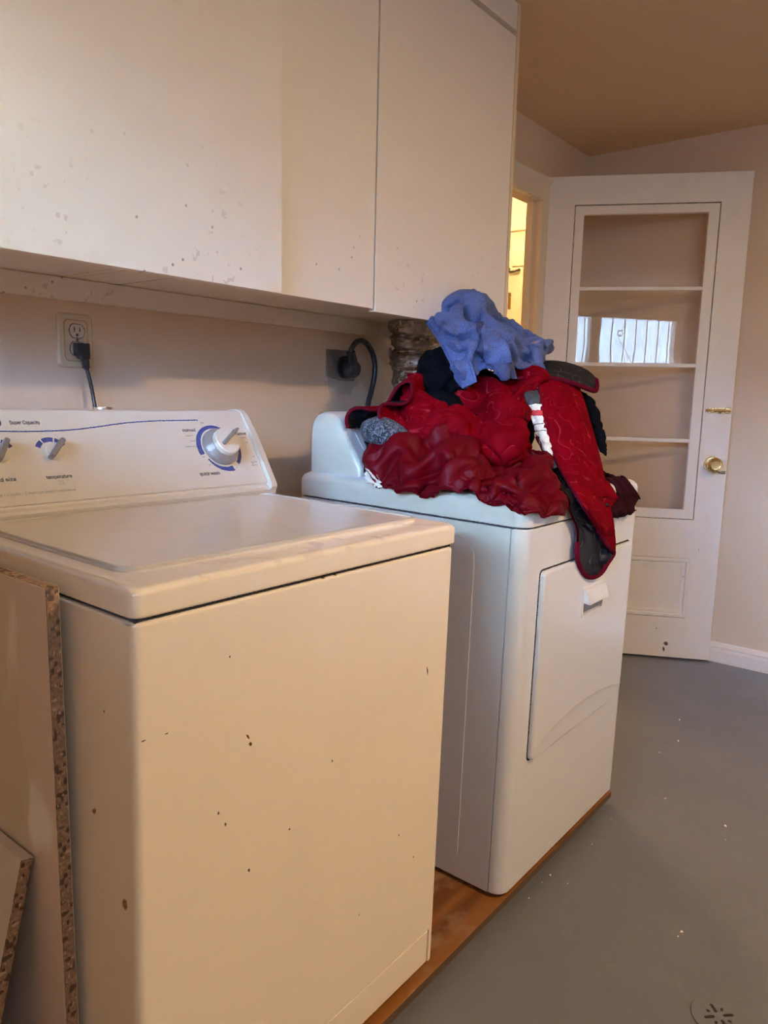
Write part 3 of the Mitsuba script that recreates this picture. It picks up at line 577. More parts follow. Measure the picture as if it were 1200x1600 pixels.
# ------------------------------------------------------------------ the clothes pile
PILE = {   # control points of the garments, metres
    'satin': np.array([1074, 489, 1071, 1117, 434, 1090, 1164, 358, 1109, 1208, 286, 1095, 1240, 213, 1068, 1256, 144, 1063, 1266, 98, 1055, 979, 448, 1051, 1014, 372, 1077, 1064, 299, 1089, 1103, 225, 1078, 1126, 147, 1049, 1163, 83, 1036, 1202, 50, 1017, 964, 435, 1027, 963, 339, 1044, 978, 247, 1059, 997, 165, 1052, 1019, 89, 1024, 1067, 28, 1006, 1146, 8, 987, 963, 419, 1006, 941, 318, 1005, 943, 227, 1013, 949, 138, 1016, 961, 57, 994, 1004, -5, 976, 1105, -20, 959, 974, 406, 984, 931, 290, 973, 923, 211, 975, 917, 122, 988, 925, 39, 975, 967, -23, 955, 1089, -32, 939], float).reshape((5, 7, 3))/1000,
    'body': np.array([1228, 504, 1255, 1283, 433, 1231, 1333, 370, 1233, 1382, 307, 1252, 1431, 245, 1263, 1442, 198, 1254, 1147, 460, 1210, 1220, 400, 1209, 1282, 337, 1211, 1330, 277, 1228, 1365, 215, 1245, 1375, 170, 1236, 1085, 426, 1161, 1146, 348, 1163, 1206, 288, 1165, 1247, 236, 1179, 1287, 201, 1197, 1341, 182, 1211, 1039, 404, 1116, 1080, 311, 1123, 1125, 245, 1125, 1158, 188, 1127, 1207, 158, 1134, 1296, 173, 1143, 1060, 410, 1070, 1078, 298, 1085, 1101, 228, 1082, 1123, 159, 1073, 1175, 134, 1076, 1282, 159, 1083, 1124, 441, 1033, 1162, 344, 1043, 1184, 268, 1030, 1193, 192, 1026, 1245, 158, 1025, 1329, 164, 1016], float).reshape((6, 6, 3))/1000,
    'flap': np.array([1391, 198, 1249, 1431, 180, 1254, 1476, 155, 1245, 1530, 135, 1226, 1343, 162, 1215, 1374, 139, 1216, 1425, 115, 1210, 1512, 109, 1184, 1317, 139, 1161, 1343, 106, 1162, 1407, 81, 1151, 1490, 73, 1115, 1298, 107, 1092, 1326, 71, 1090, 1390, 45, 1069, 1468, 35, 1035, 1261, 56, 1029, 1287, 23, 1022, 1340, -4, 996, 1415, -10, 961, 1135, -50, 977, 1192, -56, 962, 1283, -52, 932, 1349, -54, 906, 1213, -60, 911, 1252, -64, 896, 1315, -60, 871, 1360, -60, 852, 1307, -62, 840, 1324, -64, 831, 1348, -62, 821, 1378, -56, 809], float).reshape((8, 4, 3))/1000,
    'tongue': np.array([1294, 144, 1103, 1318, 130, 1100, 1348, 115, 1093, 1381, 98, 1086, 1285, 115, 1064, 1317, 98, 1049, 1353, 77, 1032, 1388, 56, 1014, 1245, 61, 1010, 1281, 38, 990, 1328, 20, 969, 1345, 6, 952, 1115, -30, 971, 1203, -30, 944, 1291, -30, 916, 1326, -30, 899, 1163, -28, 902, 1229, -33, 879, 1305, -42, 854, 1353, -44, 834, 1175, -28, 845, 1235, -34, 824, 1311, -46, 811, 1370, -56, 810, 1195, -30, 805, 1244, -36, 781, 1304, -48, 776, 1344, -57, 794, 1227, -34, 778, 1258, -38, 763, 1290, -48, 761, 1319, -55, 775], float).reshape((8, 4, 3))/1000,
    'hood': np.array([1453, 297, 1272, 1521, 243, 1300, 1570, 197, 1297, 1601, 157, 1281, 1612, 127, 1256, 1409, 273, 1257, 1467, 215, 1278, 1515, 170, 1273, 1555, 135, 1258, 1587, 111, 1240, 1368, 244, 1249, 1411, 189, 1254, 1459, 144, 1245, 1507, 116, 1231, 1556, 101, 1220], float).reshape((3, 5, 3))/1000,
    'hem': np.array([957, 492, 1114, 954, 496, 1135, 961, 488, 1157, 982, 476, 1164, 1016, 466, 1158, 1048, 457, 1163, 1079, 450, 1196, 1101, 438, 1226, 1111, 417, 1233, 1099, 400, 1217, 1074, 392, 1184, 1048, 401, 1174, 1020, 412, 1176, 997, 418, 1171, 981, 413, 1153, 977, 401, 1133, 981, 380, 1119, 995, 355, 1107, 1014, 331, 1097], float).reshape((19, 3))/1000,
    'hem_back': np.array([1187, 556, 1049, 1214, 570, 1076, 1246, 577, 1112, 1278, 569, 1138, 1310, 561, 1156, 1340, 556, 1183, 1369, 550, 1221, 1380, 536, 1255, 1383, 516, 1273, 1370, 484, 1251, 1342, 472, 1210, 1317, 471, 1173, 1289, 474, 1155, 1256, 467, 1145, 1224, 444, 1132, 1195, 415, 1120, 1171, 381, 1108, 1170, 351, 1093, 1170, 318, 1081], float).reshape((19, 3))/1000,
    'hem_low': np.array([963, 493, 1124, 969, 477, 1092, 986, 456, 1064, 1004, 433, 1058], float).reshape((4, 3))/1000,
    'shirt': np.array([1334, 497, 1412, 1364, 475, 1453, 1412, 431, 1477, 1473, 402, 1449, 1526, 366, 1420, 1584, 325, 1382, 1600, 289, 1343, 1271, 481, 1395, 1294, 435, 1419, 1336, 382, 1442, 1399, 350, 1415, 1468, 327, 1388, 1533, 293, 1359, 1557, 262, 1320, 1242, 436, 1367, 1247, 382, 1374, 1274, 331, 1380, 1335, 303, 1367, 1412, 285, 1344, 1482, 261, 1327, 1519, 246, 1304, 1223, 397, 1331, 1225, 345, 1327, 1241, 292, 1327, 1296, 270, 1320, 1371, 257, 1307, 1435, 239, 1296, 1472, 241, 1284, 1214, 360, 1280, 1218, 322, 1280, 1238, 281, 1290, 1273, 251, 1282, 1341, 246, 1271, 1396, 241, 1270, 1432, 244, 1268, 1225, 329, 1222, 1233, 302, 1238, 1251, 280, 1268, 1268, 250, 1255, 1315, 246, 1254, 1366, 247, 1252, 1403, 248, 1253], float).reshape((6, 7, 3))/1000,
    'black': np.array([1257, 483, 1297, 1278, 455, 1325, 1300, 427, 1326, 1336, 398, 1300, 1208, 464, 1263, 1219, 417, 1284, 1237, 379, 1281, 1275, 346, 1257, 1204, 453, 1229, 1208, 399, 1238, 1227, 359, 1234, 1276, 328, 1225, 1235, 446, 1202, 1234, 399, 1203, 1252, 359, 1205, 1293, 324, 1212], float).reshape((4, 4, 3))/1000,
    'shirt_flap': np.array([1251, 467, 1393, 1261, 438, 1401, 1260, 397, 1393, 1221, 415, 1353, 1227, 382, 1359, 1227, 343, 1352, 1203, 373, 1311, 1205, 338, 1314, 1210, 307, 1311, 1198, 339, 1263, 1202, 310, 1266, 1209, 285, 1268, 1204, 315, 1219, 1207, 295, 1227, 1215, 277, 1236], float).reshape((5, 3, 3))/1000,
    'knit': np.array([999, 431, 1137, 1007, 396, 1132, 1017, 367, 1115, 1023, 343, 1094, 966, 441, 1123, 974, 398, 1118, 991, 367, 1105, 1013, 340, 1092, 964, 443, 1099, 969, 396, 1095, 990, 370, 1092, 1012, 341, 1088, 990, 434, 1081, 1002, 403, 1076, 1012, 374, 1080, 1020, 347, 1085], float).reshape((4, 4, 3))/1000,
    'stripe': np.array([1333, 208, 1214, 1354, 181, 1222, 1377, 152, 1223, 1313, 184, 1188, 1327, 159, 1192, 1352, 134, 1189, 1307, 168, 1160, 1314, 143, 1161, 1344, 121, 1160, 1297, 148, 1123, 1303, 124, 1124, 1331, 105, 1124, 1289, 126, 1085, 1292, 106, 1086, 1322, 92, 1085, 1284, 99, 1047, 1288, 87, 1051, 1309, 76, 1051, 1281, 79, 1023, 1283, 69, 1027, 1305, 65, 1025], float).reshape((7, 3, 3))/1000,
    'cuff': np.array([1531, 85, 1010, 1516, 39, 1000, 1541, 24, 982, 1575, 28, 957, 1508, 49, 947, 1485, 6, 963, 1516, -10, 952, 1559, 0, 934, 1398, -26, 927, 1397, -45, 932, 1474, -42, 921, 1527, -30, 911, 1426, -26, 893, 1417, -48, 900, 1482, -44, 899, 1548, -30, 901], float).reshape((4, 4, 3))/1000,
    'dark_right': np.array([1558, 147, 1219, 1564, 124, 1209, 1588, 110, 1188, 1528, 105, 1152, 1534, 81, 1144, 1563, 76, 1126, 1515, 73, 1092, 1521, 56, 1084, 1553, 57, 1074, 1516, 56, 1057, 1521, 49, 1052, 1544, 52, 1044], float).reshape((4, 3, 3))/1000,
    'black_left': np.array([999, 471, 1078, 1011, 439, 1077, 1042, 417, 1067, 992, 456, 1050, 994, 429, 1046, 1020, 412, 1039, 984, 458, 1021, 985, 433, 1017, 1005, 415, 1014, 980, 471, 994, 990, 451, 992, 999, 423, 991], float).reshape((4, 3, 3))/1000,
    'paper': np.array([932, 410, 1018, 934, 392, 1014, 934, 375, 1006, 933, 410, 1000, 933, 386, 995, 932, 362, 991, 935, 407, 987, 933, 385, 980, 931, 364, 973], float).reshape((3, 3, 3))/1000,
    'strap': np.array([974, 511, 981, 980, 496, 981, 984, 474, 987, 989, 452, 997], float).reshape((4, 3))/1000,
}
FOLDS = {   # ridges (+) and creases (-): height, half width, path over the cloth
    'satin': [(0.02, 0.016, [(0.47, 0.03), (0.35, 0.13), (0.33, 0.24), (0.24, 0.37), (0.11, 0.52), (0.03, 0.62)]), (-0.016, 0.008, [(1.0, 0.08), (0.81, 0.23), (0.72, 0.32), (0.64, 0.41), (0.51, 0.5), (0.29, 0.59)]), (0.012, 0.01, [(1.0, 0.13), (0.85, 0.26), (0.77, 0.36), (0.72, 0.44)]), (0.012, 0.009, [(0.07, 0.33), (0.14, 0.5), (0.08, 0.66), (0.34, 0.68)]), (-0.01, 0.007, [(0.26, 0.39), (0.24, 0.55), (0.28, 0.63)]), (0.014, 0.008, [(0.87, 0.43), (0.68, 0.47), (0.55, 0.52)]), (-0.012, 0.006, [(0.92, 0.46), (0.71, 0.5), (0.55, 0.55)]), (0.015, 0.008, [(1.0, 0.54), (0.68, 0.56), (0.39, 0.66)]), (-0.012, 0.006, [(0.94, 0.58), (0.67, 0.63), (0.49, 0.68)]), (0.013, 0.008, [(1.0, 0.6), (0.65, 0.67), (0.43, 0.7)]), (-0.02, 0.008, [(0.49, 0.71), (0.58, 0.74), (0.62, 0.76)]), (0.014, 0.008, [(0.53, 0.69), (0.7, 0.76), (0.94, 0.79)]), (-0.012, 0.007, [(0.71, 0.67), (0.81, 0.73), (1.0, 0.76)]), (0.01, 0.022, [(0.13, 0.8), (0.39, 0.87), (0.73, 0.95)]), (-0.01, 0.006, [(1.0, 0.27), (0.87, 0.3), (0.81, 0.34)]), (-0.008, 0.007, [(0.98, 0.04), (0.66, 0.12), (0.53, 0.18)]), (0.01, 0.008, [(0.12, 0.11), (0.13, 0.2), (0.27, 0.3), (0.39, 0.37)])],
    'body': [(-0.03, 0.01, [(0.34, 0.3), (0.32, 0.33), (0.31, 0.37)]), (0.014, 0.009, [(0.32, 0.22), (0.24, 0.26), (0.21, 0.34), (0.26, 0.41)]), (0.014, 0.008, [(0.39, 0.21), (0.47, 0.29), (0.46, 0.39), (0.41, 0.46)]), (-0.01, 0.006, [(0.5, 0.21), (0.55, 0.28), (0.55, 0.37)]), (0.012, 0.009, [(0.47, 0.16), (0.61, 0.24), (0.63, 0.34), (0.57, 0.45)]), (0.022, 0.018, [(0.67, 0.61), (0.7, 0.71), (0.67, 0.83)]), (-0.014, 0.007, [(0.55, 0.55), (0.55, 0.71), (0.62, 1.0)]), (0.012, 0.008, [(0.48, 0.6), (0.5, 0.77), (0.56, 1.0)]), (-0.012, 0.007, [(0.64, 0.47), (0.74, 0.54), (0.82, 0.6)]), (0.012, 0.012, [(0.4, 0.05), (0.51, 0.09), (0.61, 0.16)]), (-0.008, 0.006, [(0.41, 0.4), (0.29, 0.56), (0.22, 0.76)]), (0.01, 0.012, [(0.2, 0.05), (0.2, 0.18), (0.27, 0.25)]), (-0.012, 0.007, [(0.33, 0.11), (0.4, 0.17), (0.51, 0.19)]), (0.01, 0.01, [(0.61, 0.5), (0.55, 0.56), (0.59, 0.67)])],
    'shirt': [(0.016, 0.01, [(0.26, 0.0), (0.03, 0.11), (0.0, 0.29), (0.0, 0.39)]), (-0.026, 0.009, [(0.43, 0.03), (0.23, 0.12), (0.15, 0.18), (0.18, 0.25)]), (0.018, 0.011, [(0.29, 0.12), (0.4, 0.14), (0.48, 0.23), (0.45, 0.35)]), (-0.018, 0.008, [(0.24, 0.27), (0.3, 0.33), (0.34, 0.37), (0.27, 0.41)]), (0.012, 0.008, [(0.2, 0.3), (0.22, 0.38), (0.24, 0.44)]), (0.02, 0.012, [(0.39, 0.39), (0.55, 0.42), (0.76, 0.5), (0.94, 0.6)]), (-0.014, 0.008, [(0.5, 0.34), (0.68, 0.3), (0.9, 0.35), (1.0, 0.47)]), (0.012, 0.01, [(0.55, 0.09), (0.62, 0.19), (0.59, 0.29)]), (-0.01, 0.007, [(0.49, 0.05), (0.54, 0.18), (0.53, 0.3)]), (0.012, 0.009, [(0.32, 0.58), (0.49, 0.58), (0.58, 0.65)]), (-0.022, 0.008, [(0.48, 0.6), (0.52, 0.66), (0.55, 0.73), (0.43, 0.78)]), (0.014, 0.008, [(0.48, 0.77), (0.34, 0.87), (0.05, 0.97)]), (-0.012, 0.008, [(0.64, 0.62), (0.71, 0.69), (0.75, 0.8)]), (0.012, 0.008, [(0.69, 0.65), (0.66, 0.74), (0.61, 0.91)]), (0.01, 0.01, [(0.1, 0.52), (0.08, 0.66), (0.16, 0.79)]), (-0.01, 0.008, [(0.29, 0.47), (0.29, 0.61), (0.32, 0.74)]), (0.01, 0.01, [(0.69, 0.11), (0.86, 0.16), (0.97, 0.1)])],
}

from scipy.interpolate import RectBivariateSpline
def dense(ctrl, n, m):
    r, c = ctrl.shape[:2]; a, b = np.linspace(0, 1, r), np.linspace(0, 1, c)
    return np.stack([RectBivariateSpline(a, b, ctrl[..., k], kx=min(3, r-1), ky=min(3, c-1))(np.linspace(0, 1, n), np.linspace(0, 1, m)) for k in range(3)], -1)
def normals(P):
    N = np.cross(np.gradient(P, axis=0), np.gradient(P, axis=1)); return N/np.maximum(np.linalg.norm(N, axis=-1, keepdims=True), 1e-12)
OUTW = np.array([-.78, -.6, .25])
def outward(P):
    N = normals(P); return N if (N @ OUTW).mean() > 0 else -N
def off_dryer(P, gap=.003):
    """push points out of the dryer's top and front"""
    L = (RM.T @ (P.reshape(-1, 3)-OFF).T).T + OFF
    x0, x1, y0, z1 = DXL-gap, DXR+gap, DF-.014-gap, .994+gap
    ins = (L[:, 0] > x0) & (L[:, 0] < x1) & (L[:, 1] > y0) & (L[:, 2] < z1)
    d = np.stack([L[:, 0]-x0, L[:, 1]-y0, z1-L[:, 2]], 1); k = d.argmin(1)
    L[:, 0] = np.where(ins & (k == 0), x0, L[:, 0]); L[:, 1] = np.where(ins & (k == 1), y0, L[:, 1]); L[:, 2] = np.where(ins & (k == 2), z1, L[:, 2])
    return tilt(L).reshape(P.shape)
def crumple(P0, ex=.2, ey=.2, amp=.004, freq=14, seed=0, steps=220, pin=.012, edge=.25, lo=-.012, hi=.03, bend=.25, lng=.0, corner=1.0, fixed=None):
    """a cloth larger than its place is laid on the surface P0 and buckles into folds"""
    P = P0.copy(); N = outward(P0)
    P += N*((meshkit.fbm(P0*freq, 3, seed)-.5)*2*amp)[..., None]
    n, m = P.shape[:2]
    def L0(a, b, f): return np.linalg.norm(a-b, axis=-1)*(1+f)
    cons = []
    for ax, f in ((0, ex), (1, ey)):
        for k, st, sf in ((1, 1.0, f), (2, bend, f), (4, bend*.6, f), (7, bend*lng, f)):
            N_ = P.shape[ax]
            for off in range(0, 2*k, k):
                i0 = np.concatenate([np.arange(o, min(o+k, N_-k)) for o in range(off, N_-k, 2*k)]) if N_-k > off else np.array([], int)
                if len(i0) == 0: continue
                A = (i0, slice(None)) if ax == 0 else (slice(None), i0)
                B = (i0+k, slice(None)) if ax == 0 else (slice(None), i0+k)
                cons.append((A, B, L0(P0[A], P0[B], sf), st))
    for dx in (1, -1):
        for off in (0, 1):
            i0 = np.arange(off, n-1, 2)
            if dx == 1: A = (i0, slice(0, m-1)); B = (i0+1, slice(1, m))
            else: A = (i0, slice(1, m)); B = (i0+1, slice(0, m-1))
            cons.append((A, B, L0(P0[A], P0[B], (ex+ey)/2), .35))
    W = np.full((n, m), pin); 
    ed = np.minimum.outer(np.minimum(np.arange(n), np.arange(n)[::-1]), np.full(m, 99)); ed = np.minimum(ed, np.minimum(np.arange(m), np.arange(m)[::-1])[None, :])
    W = np.where(ed < 2, edge, W)
    if fixed is not None: W = np.maximum(W, fixed)
    for it in range(steps):
        for A, B, r, st in cons:
            a, b = P[A], P[B]; d = b-a; l = np.linalg.norm(d, axis=-1)
            c = (.5*st*(l-r)/np.maximum(l, 1e-9))[..., None]*d
            P[A] = a+c; P[B] = b-c
        D = P0-P; dn = (D*N).sum(-1, keepdims=True)
        P += W[..., None]*(D-dn*N) + (W[..., None]*.35)*dn*N
        h = ((P-P0)*N).sum(-1); P += N*(np.clip(h, lo, hi)-h)[..., None]*.6
    return off_dryer(P)
def with_folds(P, name, gain=1.5, wr=.004, seed=0, f=(16, 34), calm=0.0):
    from scipy.spatial import cKDTree
    n, m = P.shape[:2]; N = outward(P); h = np.zeros((n, m))
    spl = [RectBivariateSpline(np.linspace(0, 1, n), np.linspace(0, 1, m), P[..., k]) for k in range(3)]
    for amp, w, path in FOLDS[name]:
        q = resample(np.c_[np.array(path), np.zeros(len(path))], 60)[:, :2]
        for _ in range(4): q[1:-1] = (q[:-2]+2*q[1:-1]+q[2:])/4
        C3 = np.stack([s_.ev(q[:, 0], q[:, 1]) for s_ in spl], 1)
        d, i = cKDTree(C3).query(P.reshape(-1, 3)); taper = np.sin(np.clip(i/59*.86+.07, 0, 1)*math.pi)**.5
        h += (gain*amp*taper*np.exp(-(d/w)**1.35)).reshape(n, m)
    UV = grid_uv(P)
    for k, (a, b) in enumerate(((f[0], f[1]*.45), (f[1], f[0]*.9))):
        q = np.stack([UV[..., 0]*a+.6*meshkit.noise(np.stack([UV[..., 0]*9, UV[..., 1]*9, UV[..., 0]*0], -1), seed+k)*2, UV[..., 1]*b, UV[..., 0]*0+k*3.3], -1)
        r_ = 1-np.abs(2*meshkit.noise(q, seed+11+k)-1)
        h += wr*(r_**3-.3)*meshkit.noise(q*.35+5, seed+3)*1.6
    return P+N*(h*np.clip(np.linspace(0, 1, m)/max(calm, 1e-6), .12, 1)[None, :])[..., None]
def resample(P, n):
    d = np.r_[0, np.cumsum(np.linalg.norm(np.diff(P, axis=0), axis=1))]; t = np.linspace(0, d[-1], n)
    return np.stack([np.interp(t, d, P[:, k]) for k in range(P.shape[1])], 1)
def refine(P, k=2):
    from scipy.ndimage import gaussian_filter
    n, m = P.shape[:2]; return dense(P, (n-1)*k+1, (m-1)*k+1)
def grid_uv(P):
    u = np.linalg.norm(np.diff(P, axis=1), axis=-1).mean(0); v = np.linalg.norm(np.diff(P, axis=0), axis=-1).mean(1)
    U, V = np.meshgrid(np.r_[0, np.cumsum(u)], np.r_[0, np.cumsum(v)]); return np.stack([U, V], -1)
def grid_faces(n, m):
    i = np.arange(n*m).reshape(n, m); q = np.stack([i[:-1, :-1], i[1:, :-1], i[1:, 1:], i[:-1, 1:]], -1).reshape(-1, 4)
    return np.vstack([q[:, :3], q[:, [0, 2, 3]]])
def sheet(P, thick=.003):
    """closed cloth of a given thickness: (mesh, uv)"""
    N = outward(P); flip = (normals(P)*N).sum() < 0
    n, m = P.shape[:2]; A, B = P+N*thick/2, P-N*thick/2
    F = grid_faces(n, m); F = F[:, ::-1] if flip else F
    b = np.r_[np.arange(m), np.arange(1, n)*m+m-1, (n-1)*m+np.arange(m-1)[::-1], np.arange(1, n-1)[::-1]*m]
    c = np.roll(b, -1); K = n*m
    S = np.vstack([np.stack([b, c, c+K], 1), np.stack([b, c+K, b+K], 1)]); S = S if flip else S[:, ::-1]
    uv = grid_uv(P).reshape(-1, 2)
    me = trimesh.Trimesh(np.vstack([A.reshape(-1, 3), B.reshape(-1, 3)]), np.vstack([F, F[:, ::-1]+K, S]), process=False)
    return me, np.vstack([uv, uv])
def skin(P, out=True, shift=0.0):
    N = outward(P)*(1 if out else -1); flip = (normals(P)*N).sum() < 0
    F = grid_faces(*P.shape[:2]); F = F[:, ::-1] if flip else F
    return trimesh.Trimesh((P+N*shift).reshape(-1, 3), F, process=False), grid_uv(P).reshape(-1, 2)
def cloth(key, P, m, thick=.003, **k):
    me, uv = sheet(P, thick); return add(key, me, m, True, uv=uv, **k)

# fabrics
def meander(u, v, f=30.0):
    a = noise(u*f+1.2*noise(u*f*.6, v*f*.6, 9.0), v*f, 3.0)
    return dr.abs(a-.5)
def quilt_tex(base, thread, f=34.0, amount=.75):
    def fn(p, n, uv):
        d = meander(uv.x, uv.y, f)
        t = smoothstep(.030, .012, d)*amount*smoothstep(.25, .5, noise(uv.x*60, uv.y*60, 5.0))
        return mix(mix(base, [.8*b for b in base], smoothstep(.3, .7, fbm(uv.x*20, uv.y*20, 1.0))), thread, t)
    return fn
def quilt_h(f=34.0):
    return lambda p, n, uv: dr.sqrt(dr.minimum(meander(uv.x, uv.y, f), .25))*.013 + noise(uv.x*900, uv.y*900)*.00012
def satin_h(p, n, uv): return fbm(uv.x*38, uv.y*38, 2.0, 3)*.0016
mat('quilt_red', bump(prin(proc(quilt_tex((.165, .0006, .0045), (.30, .018, .026))), .75, specular=.03), quilt_h(), 1.0, 1.5e-3))
mat('quilt_dark', bump(prin(proc(quilt_tex((.0035, .0035, .006), (.085, .08, .08), 34.0, .6)), .5, specular=.3, sheen=.2), quilt_h(), 1.0, 1.5e-3))
mat('quilt_charcoal', bump(prin(proc(quilt_tex((.009, .008, .0075), (.075, .062, .055), 34.0, .5)), .5, specular=.3, sheen=.2), quilt_h(), 1.0, 1.5e-3))
mat('piping', prin((.085, .002, .008), .75, specular=.05))
mat('satin_red', bump(prin((.092, .0003, .003), .48, specular=.09), satin_h, 1.0, 1.5e-3))
def denim_color(p, n, uv):
    w = noise(uv.x*1500, uv.y*260, 1.0)*.6+noise(uv.x*260, uv.y*1500, 2.0)*.4
    return mix((.043, .067, .175), (.086, .122, .262), smoothstep(.25, .75, w))
mat('denim', prin(proc(denim_color), .7, sheen=.3))
mat('stitch_navy', prin((.02, .025, .07), .7))
mat('black_cloth', prin((.0022, .0022, .0035), .9, specular=.08))
def knit_color(p, n, uv):
    return mix((.012, .013, .016), (.13, .135, .15), smoothstep(.42, .68, noise(uv.x*620, uv.y*620, 1.0)*.75+noise(uv.x*200, uv.y*200, 4.0)*.25))
mat('knit', bump(prin(proc(knit_color), .9), lambda p, n, uv: noise(uv.x*330, uv.y*330)*.0016, 1.0, 1e-3))
def rib_h(p, n, uv): return (dr.abs(dr.sin(uv.x*700))**.7)*.0016
mat('maroon_rib', bump(prin((.022, .0022, .003), .9, specular=.1), rib_h, 1.0, 8e-4))
def stripe_color(p, n, uv):
    v = uv.y
    c = mix((.035, .032, .028), (.80, .80, .84), smoothstep(.060, .062, v))
    r = smoothstep(.078, .080, v+.10*dr.abs(uv.x-.022))*smoothstep(.096, .094, v+.10*dr.abs(uv.x-.022))
    c = mix(c, (.50, .03, .03), r)
    k = smoothstep(.0012, .0006, dr.abs(v-.118+.2*(uv.x-.02)))+smoothstep(.0012, .0006, dr.abs(v-.139))
    return mix(c, (.03, .03, .04), dr.minimum(k, 1))
mat('striped', prin(proc(stripe_color), .65))
mat('paper', prin((.80, .80, .82), .35, specular=.5))

PL = PILE
# dark bunch of cloth inside the pile that carries the rest
def lump(spheres, res=.014, seed=1, amp=.012):
    A = None
    for c, r in spheres:
        h = m3.Manifold.sphere(r, 32).translate(list(c)); A = h if A is None else A+h
    A = m3.Manifold.batch_hull([A]) if False else A
    A = A.refine_to_length(res); me = unman(A); me.merge_vertices()
    me = trimesh.smoothing.filter_taubin(me, iterations=30)
    v = np.asarray(me.vertices); nn = me.vertex_normals
    me.vertices = off_dryer(v + nn*((meshkit.fbm(v*17, 4, seed)-.5)*2*amp)[:, None], .002)
    return me
core = lump([((1.13, .33, 1.07), .07), ((1.27, .30, 1.08), .085), ((1.36, .26, 1.10), .075), ((1.24, .41, 1.14), .085), ((1.36, .36, 1.17), .085), ((1.43, .25, 1.15), .06), ((1.16, .47, 1.10), .06), ((1.45, .33, 1.12), .08)])
bl = add('black_garment__bunch', core, 'black_cloth', True)
b2_ = lump([((1.24, .41, 1.24), .046), ((1.28, .39, 1.26), .05), ((1.34, .375, 1.245), .056), ((1.38, .34, 1.22), .05), ((1.27, .545, 1.17), .048), ((1.25, .56, 1.10), .05), ((1.31, .51, 1.215), .045)], seed=4, amp=.010)
add('black_garment__fold', b2_, 'black_cloth', True)
cloth('black_garment__front_fold', refine(crumple(dense(PL['black'], 34, 36), .2, .2, .008, 12, seed=18, hi=.016, lo=-.012, bend=.3, pin=.006), 2), 'black_cloth')
cloth('black_garment__trailing_fold', refine(crumple(dense(PL['black_left'], 20, 16), .1, .1, .003, seed=8)), 'black_cloth')
cloth('black_garment__hanging_edge', refine(crumple(dense(PL['dark_right'], 24, 12), .1, .1, .003, seed=9)), 'black_cloth')
add('black_garment__strap', tube(spline(PL['strap']+np.array([-.006, -.004, .010]), 16), [.003]+[.0055]*14+[.005], 10), 'black_cloth')
tag('black_garment', 'black garment bunched inside the clothes pile below the blue shirt', 'garment')

# satin garment along the dryer's edge
sat = with_folds(dense(crumple(dense(PL['satin'], 44, 64), .16, .26, .010, 9, seed=3, hi=.032, lo=-.026, bend=.30, lng=.07, pin=.004, edge=.2), 150, 210), 'satin', .9, .003, 4)
sat = off_dryer(sat)
cloth('red_satin_shirt', sat, 'satin_red', .0022, label='smooth dark red satin shirt crumpled along the left edge of the dryer top', cat='shirt')

# quilted jacket
J = 'quilted_jacket__'
body = with_folds(dense(crumple(dense(PL['body'], 42, 44), .18, .18, .012, 9, seed=21, hi=.030, lo=-.024, bend=.4, lng=.14, pin=.004, edge=.2), 140, 150), 'body', 1.0, .002, 9)
me, uv = sheet(body, .008); add(J+'body', me, 'quilt_red', True, uv=uv)
flap = refine(crumple(dense(PL['flap'], 80, 28), .012, .03, .002, 12, seed=5, edge=.5, hi=.008, lo=-.006), 2)
me, uv = skin(flap, True, .003); add(J+'flap', me, 'quilt_red', True, uv=uv, label='red quilted flap hanging over the front')
me, uv = skin(flap, False, .003); add(J+'flap_lining', me, 'quilt_dark', True, uv=uv)
ton = refine(crumple(dense(PL['tongue'], 60, 30), .06, .06, .004, 20, seed=6, edge=.4, hi=.010, lo=-.010), 2)
me, uv = skin(ton, True, .003); add(J+'lining', me, 'quilt_dark', True, uv=uv, label='dark quilted lining')
me, uv = skin(ton, False, .003); add(J+'lining_back', me, 'quilt_red', True, uv=uv)
def piping(path, r=.0042): return add(J+'piping', tube(spline(path, max(24, 6*len(path))), r, 10), 'piping', 40)
lo_edge = np.vstack([flap[::6, 0], flap[-1, ::12], ton[-20, -1:], ton[-1, ::-8], ton[-6:-46:-6, 0]])
def smooth_line(P, n, it=6):
    P = resample(P, n)
    for _ in range(it): P[1:-1] = (P[:-2]+2*P[1:-1]+P[2:])/4
    return P
add(J+'piping', tube(smooth_line(flap[:, 0], 90), .0036, 10), 'piping', 40)
rim = np.vstack([flap[-14:, 0], flap[-1, :], ton[-24::8, -1], ton[-1, ::-1], ton[-1:-42:-4, 0]])
add(J+'piping', tube(smooth_line(rim, 90, 14), .0060, 12), 'piping', 40)
hd = dense(PL['hood'], 40, 70)
hn = outward(hd); bulge = (np.sin(np.linspace(0, math.pi, 40))[:, None]*np.sin(np.linspace(.0, math.pi, 70))[None, :])**.5
me, uv = sheet(refine(hd+hn*(.004*(meshkit.fbm(hd*14, 3, 2)-.5))[..., None]), .010); add(J+'collar', me, 'quilt_charcoal', True, uv=uv, label='charcoal collar end')
ed = np.vstack([hd[-1, :, :], hd[-2::-4, -1]])
dn = np.array([-.15, -.12, -.006])*.06
add(J+'piping', tube(smooth_line(ed+dn, 80, 8), .0064, 12), 'piping', 40)
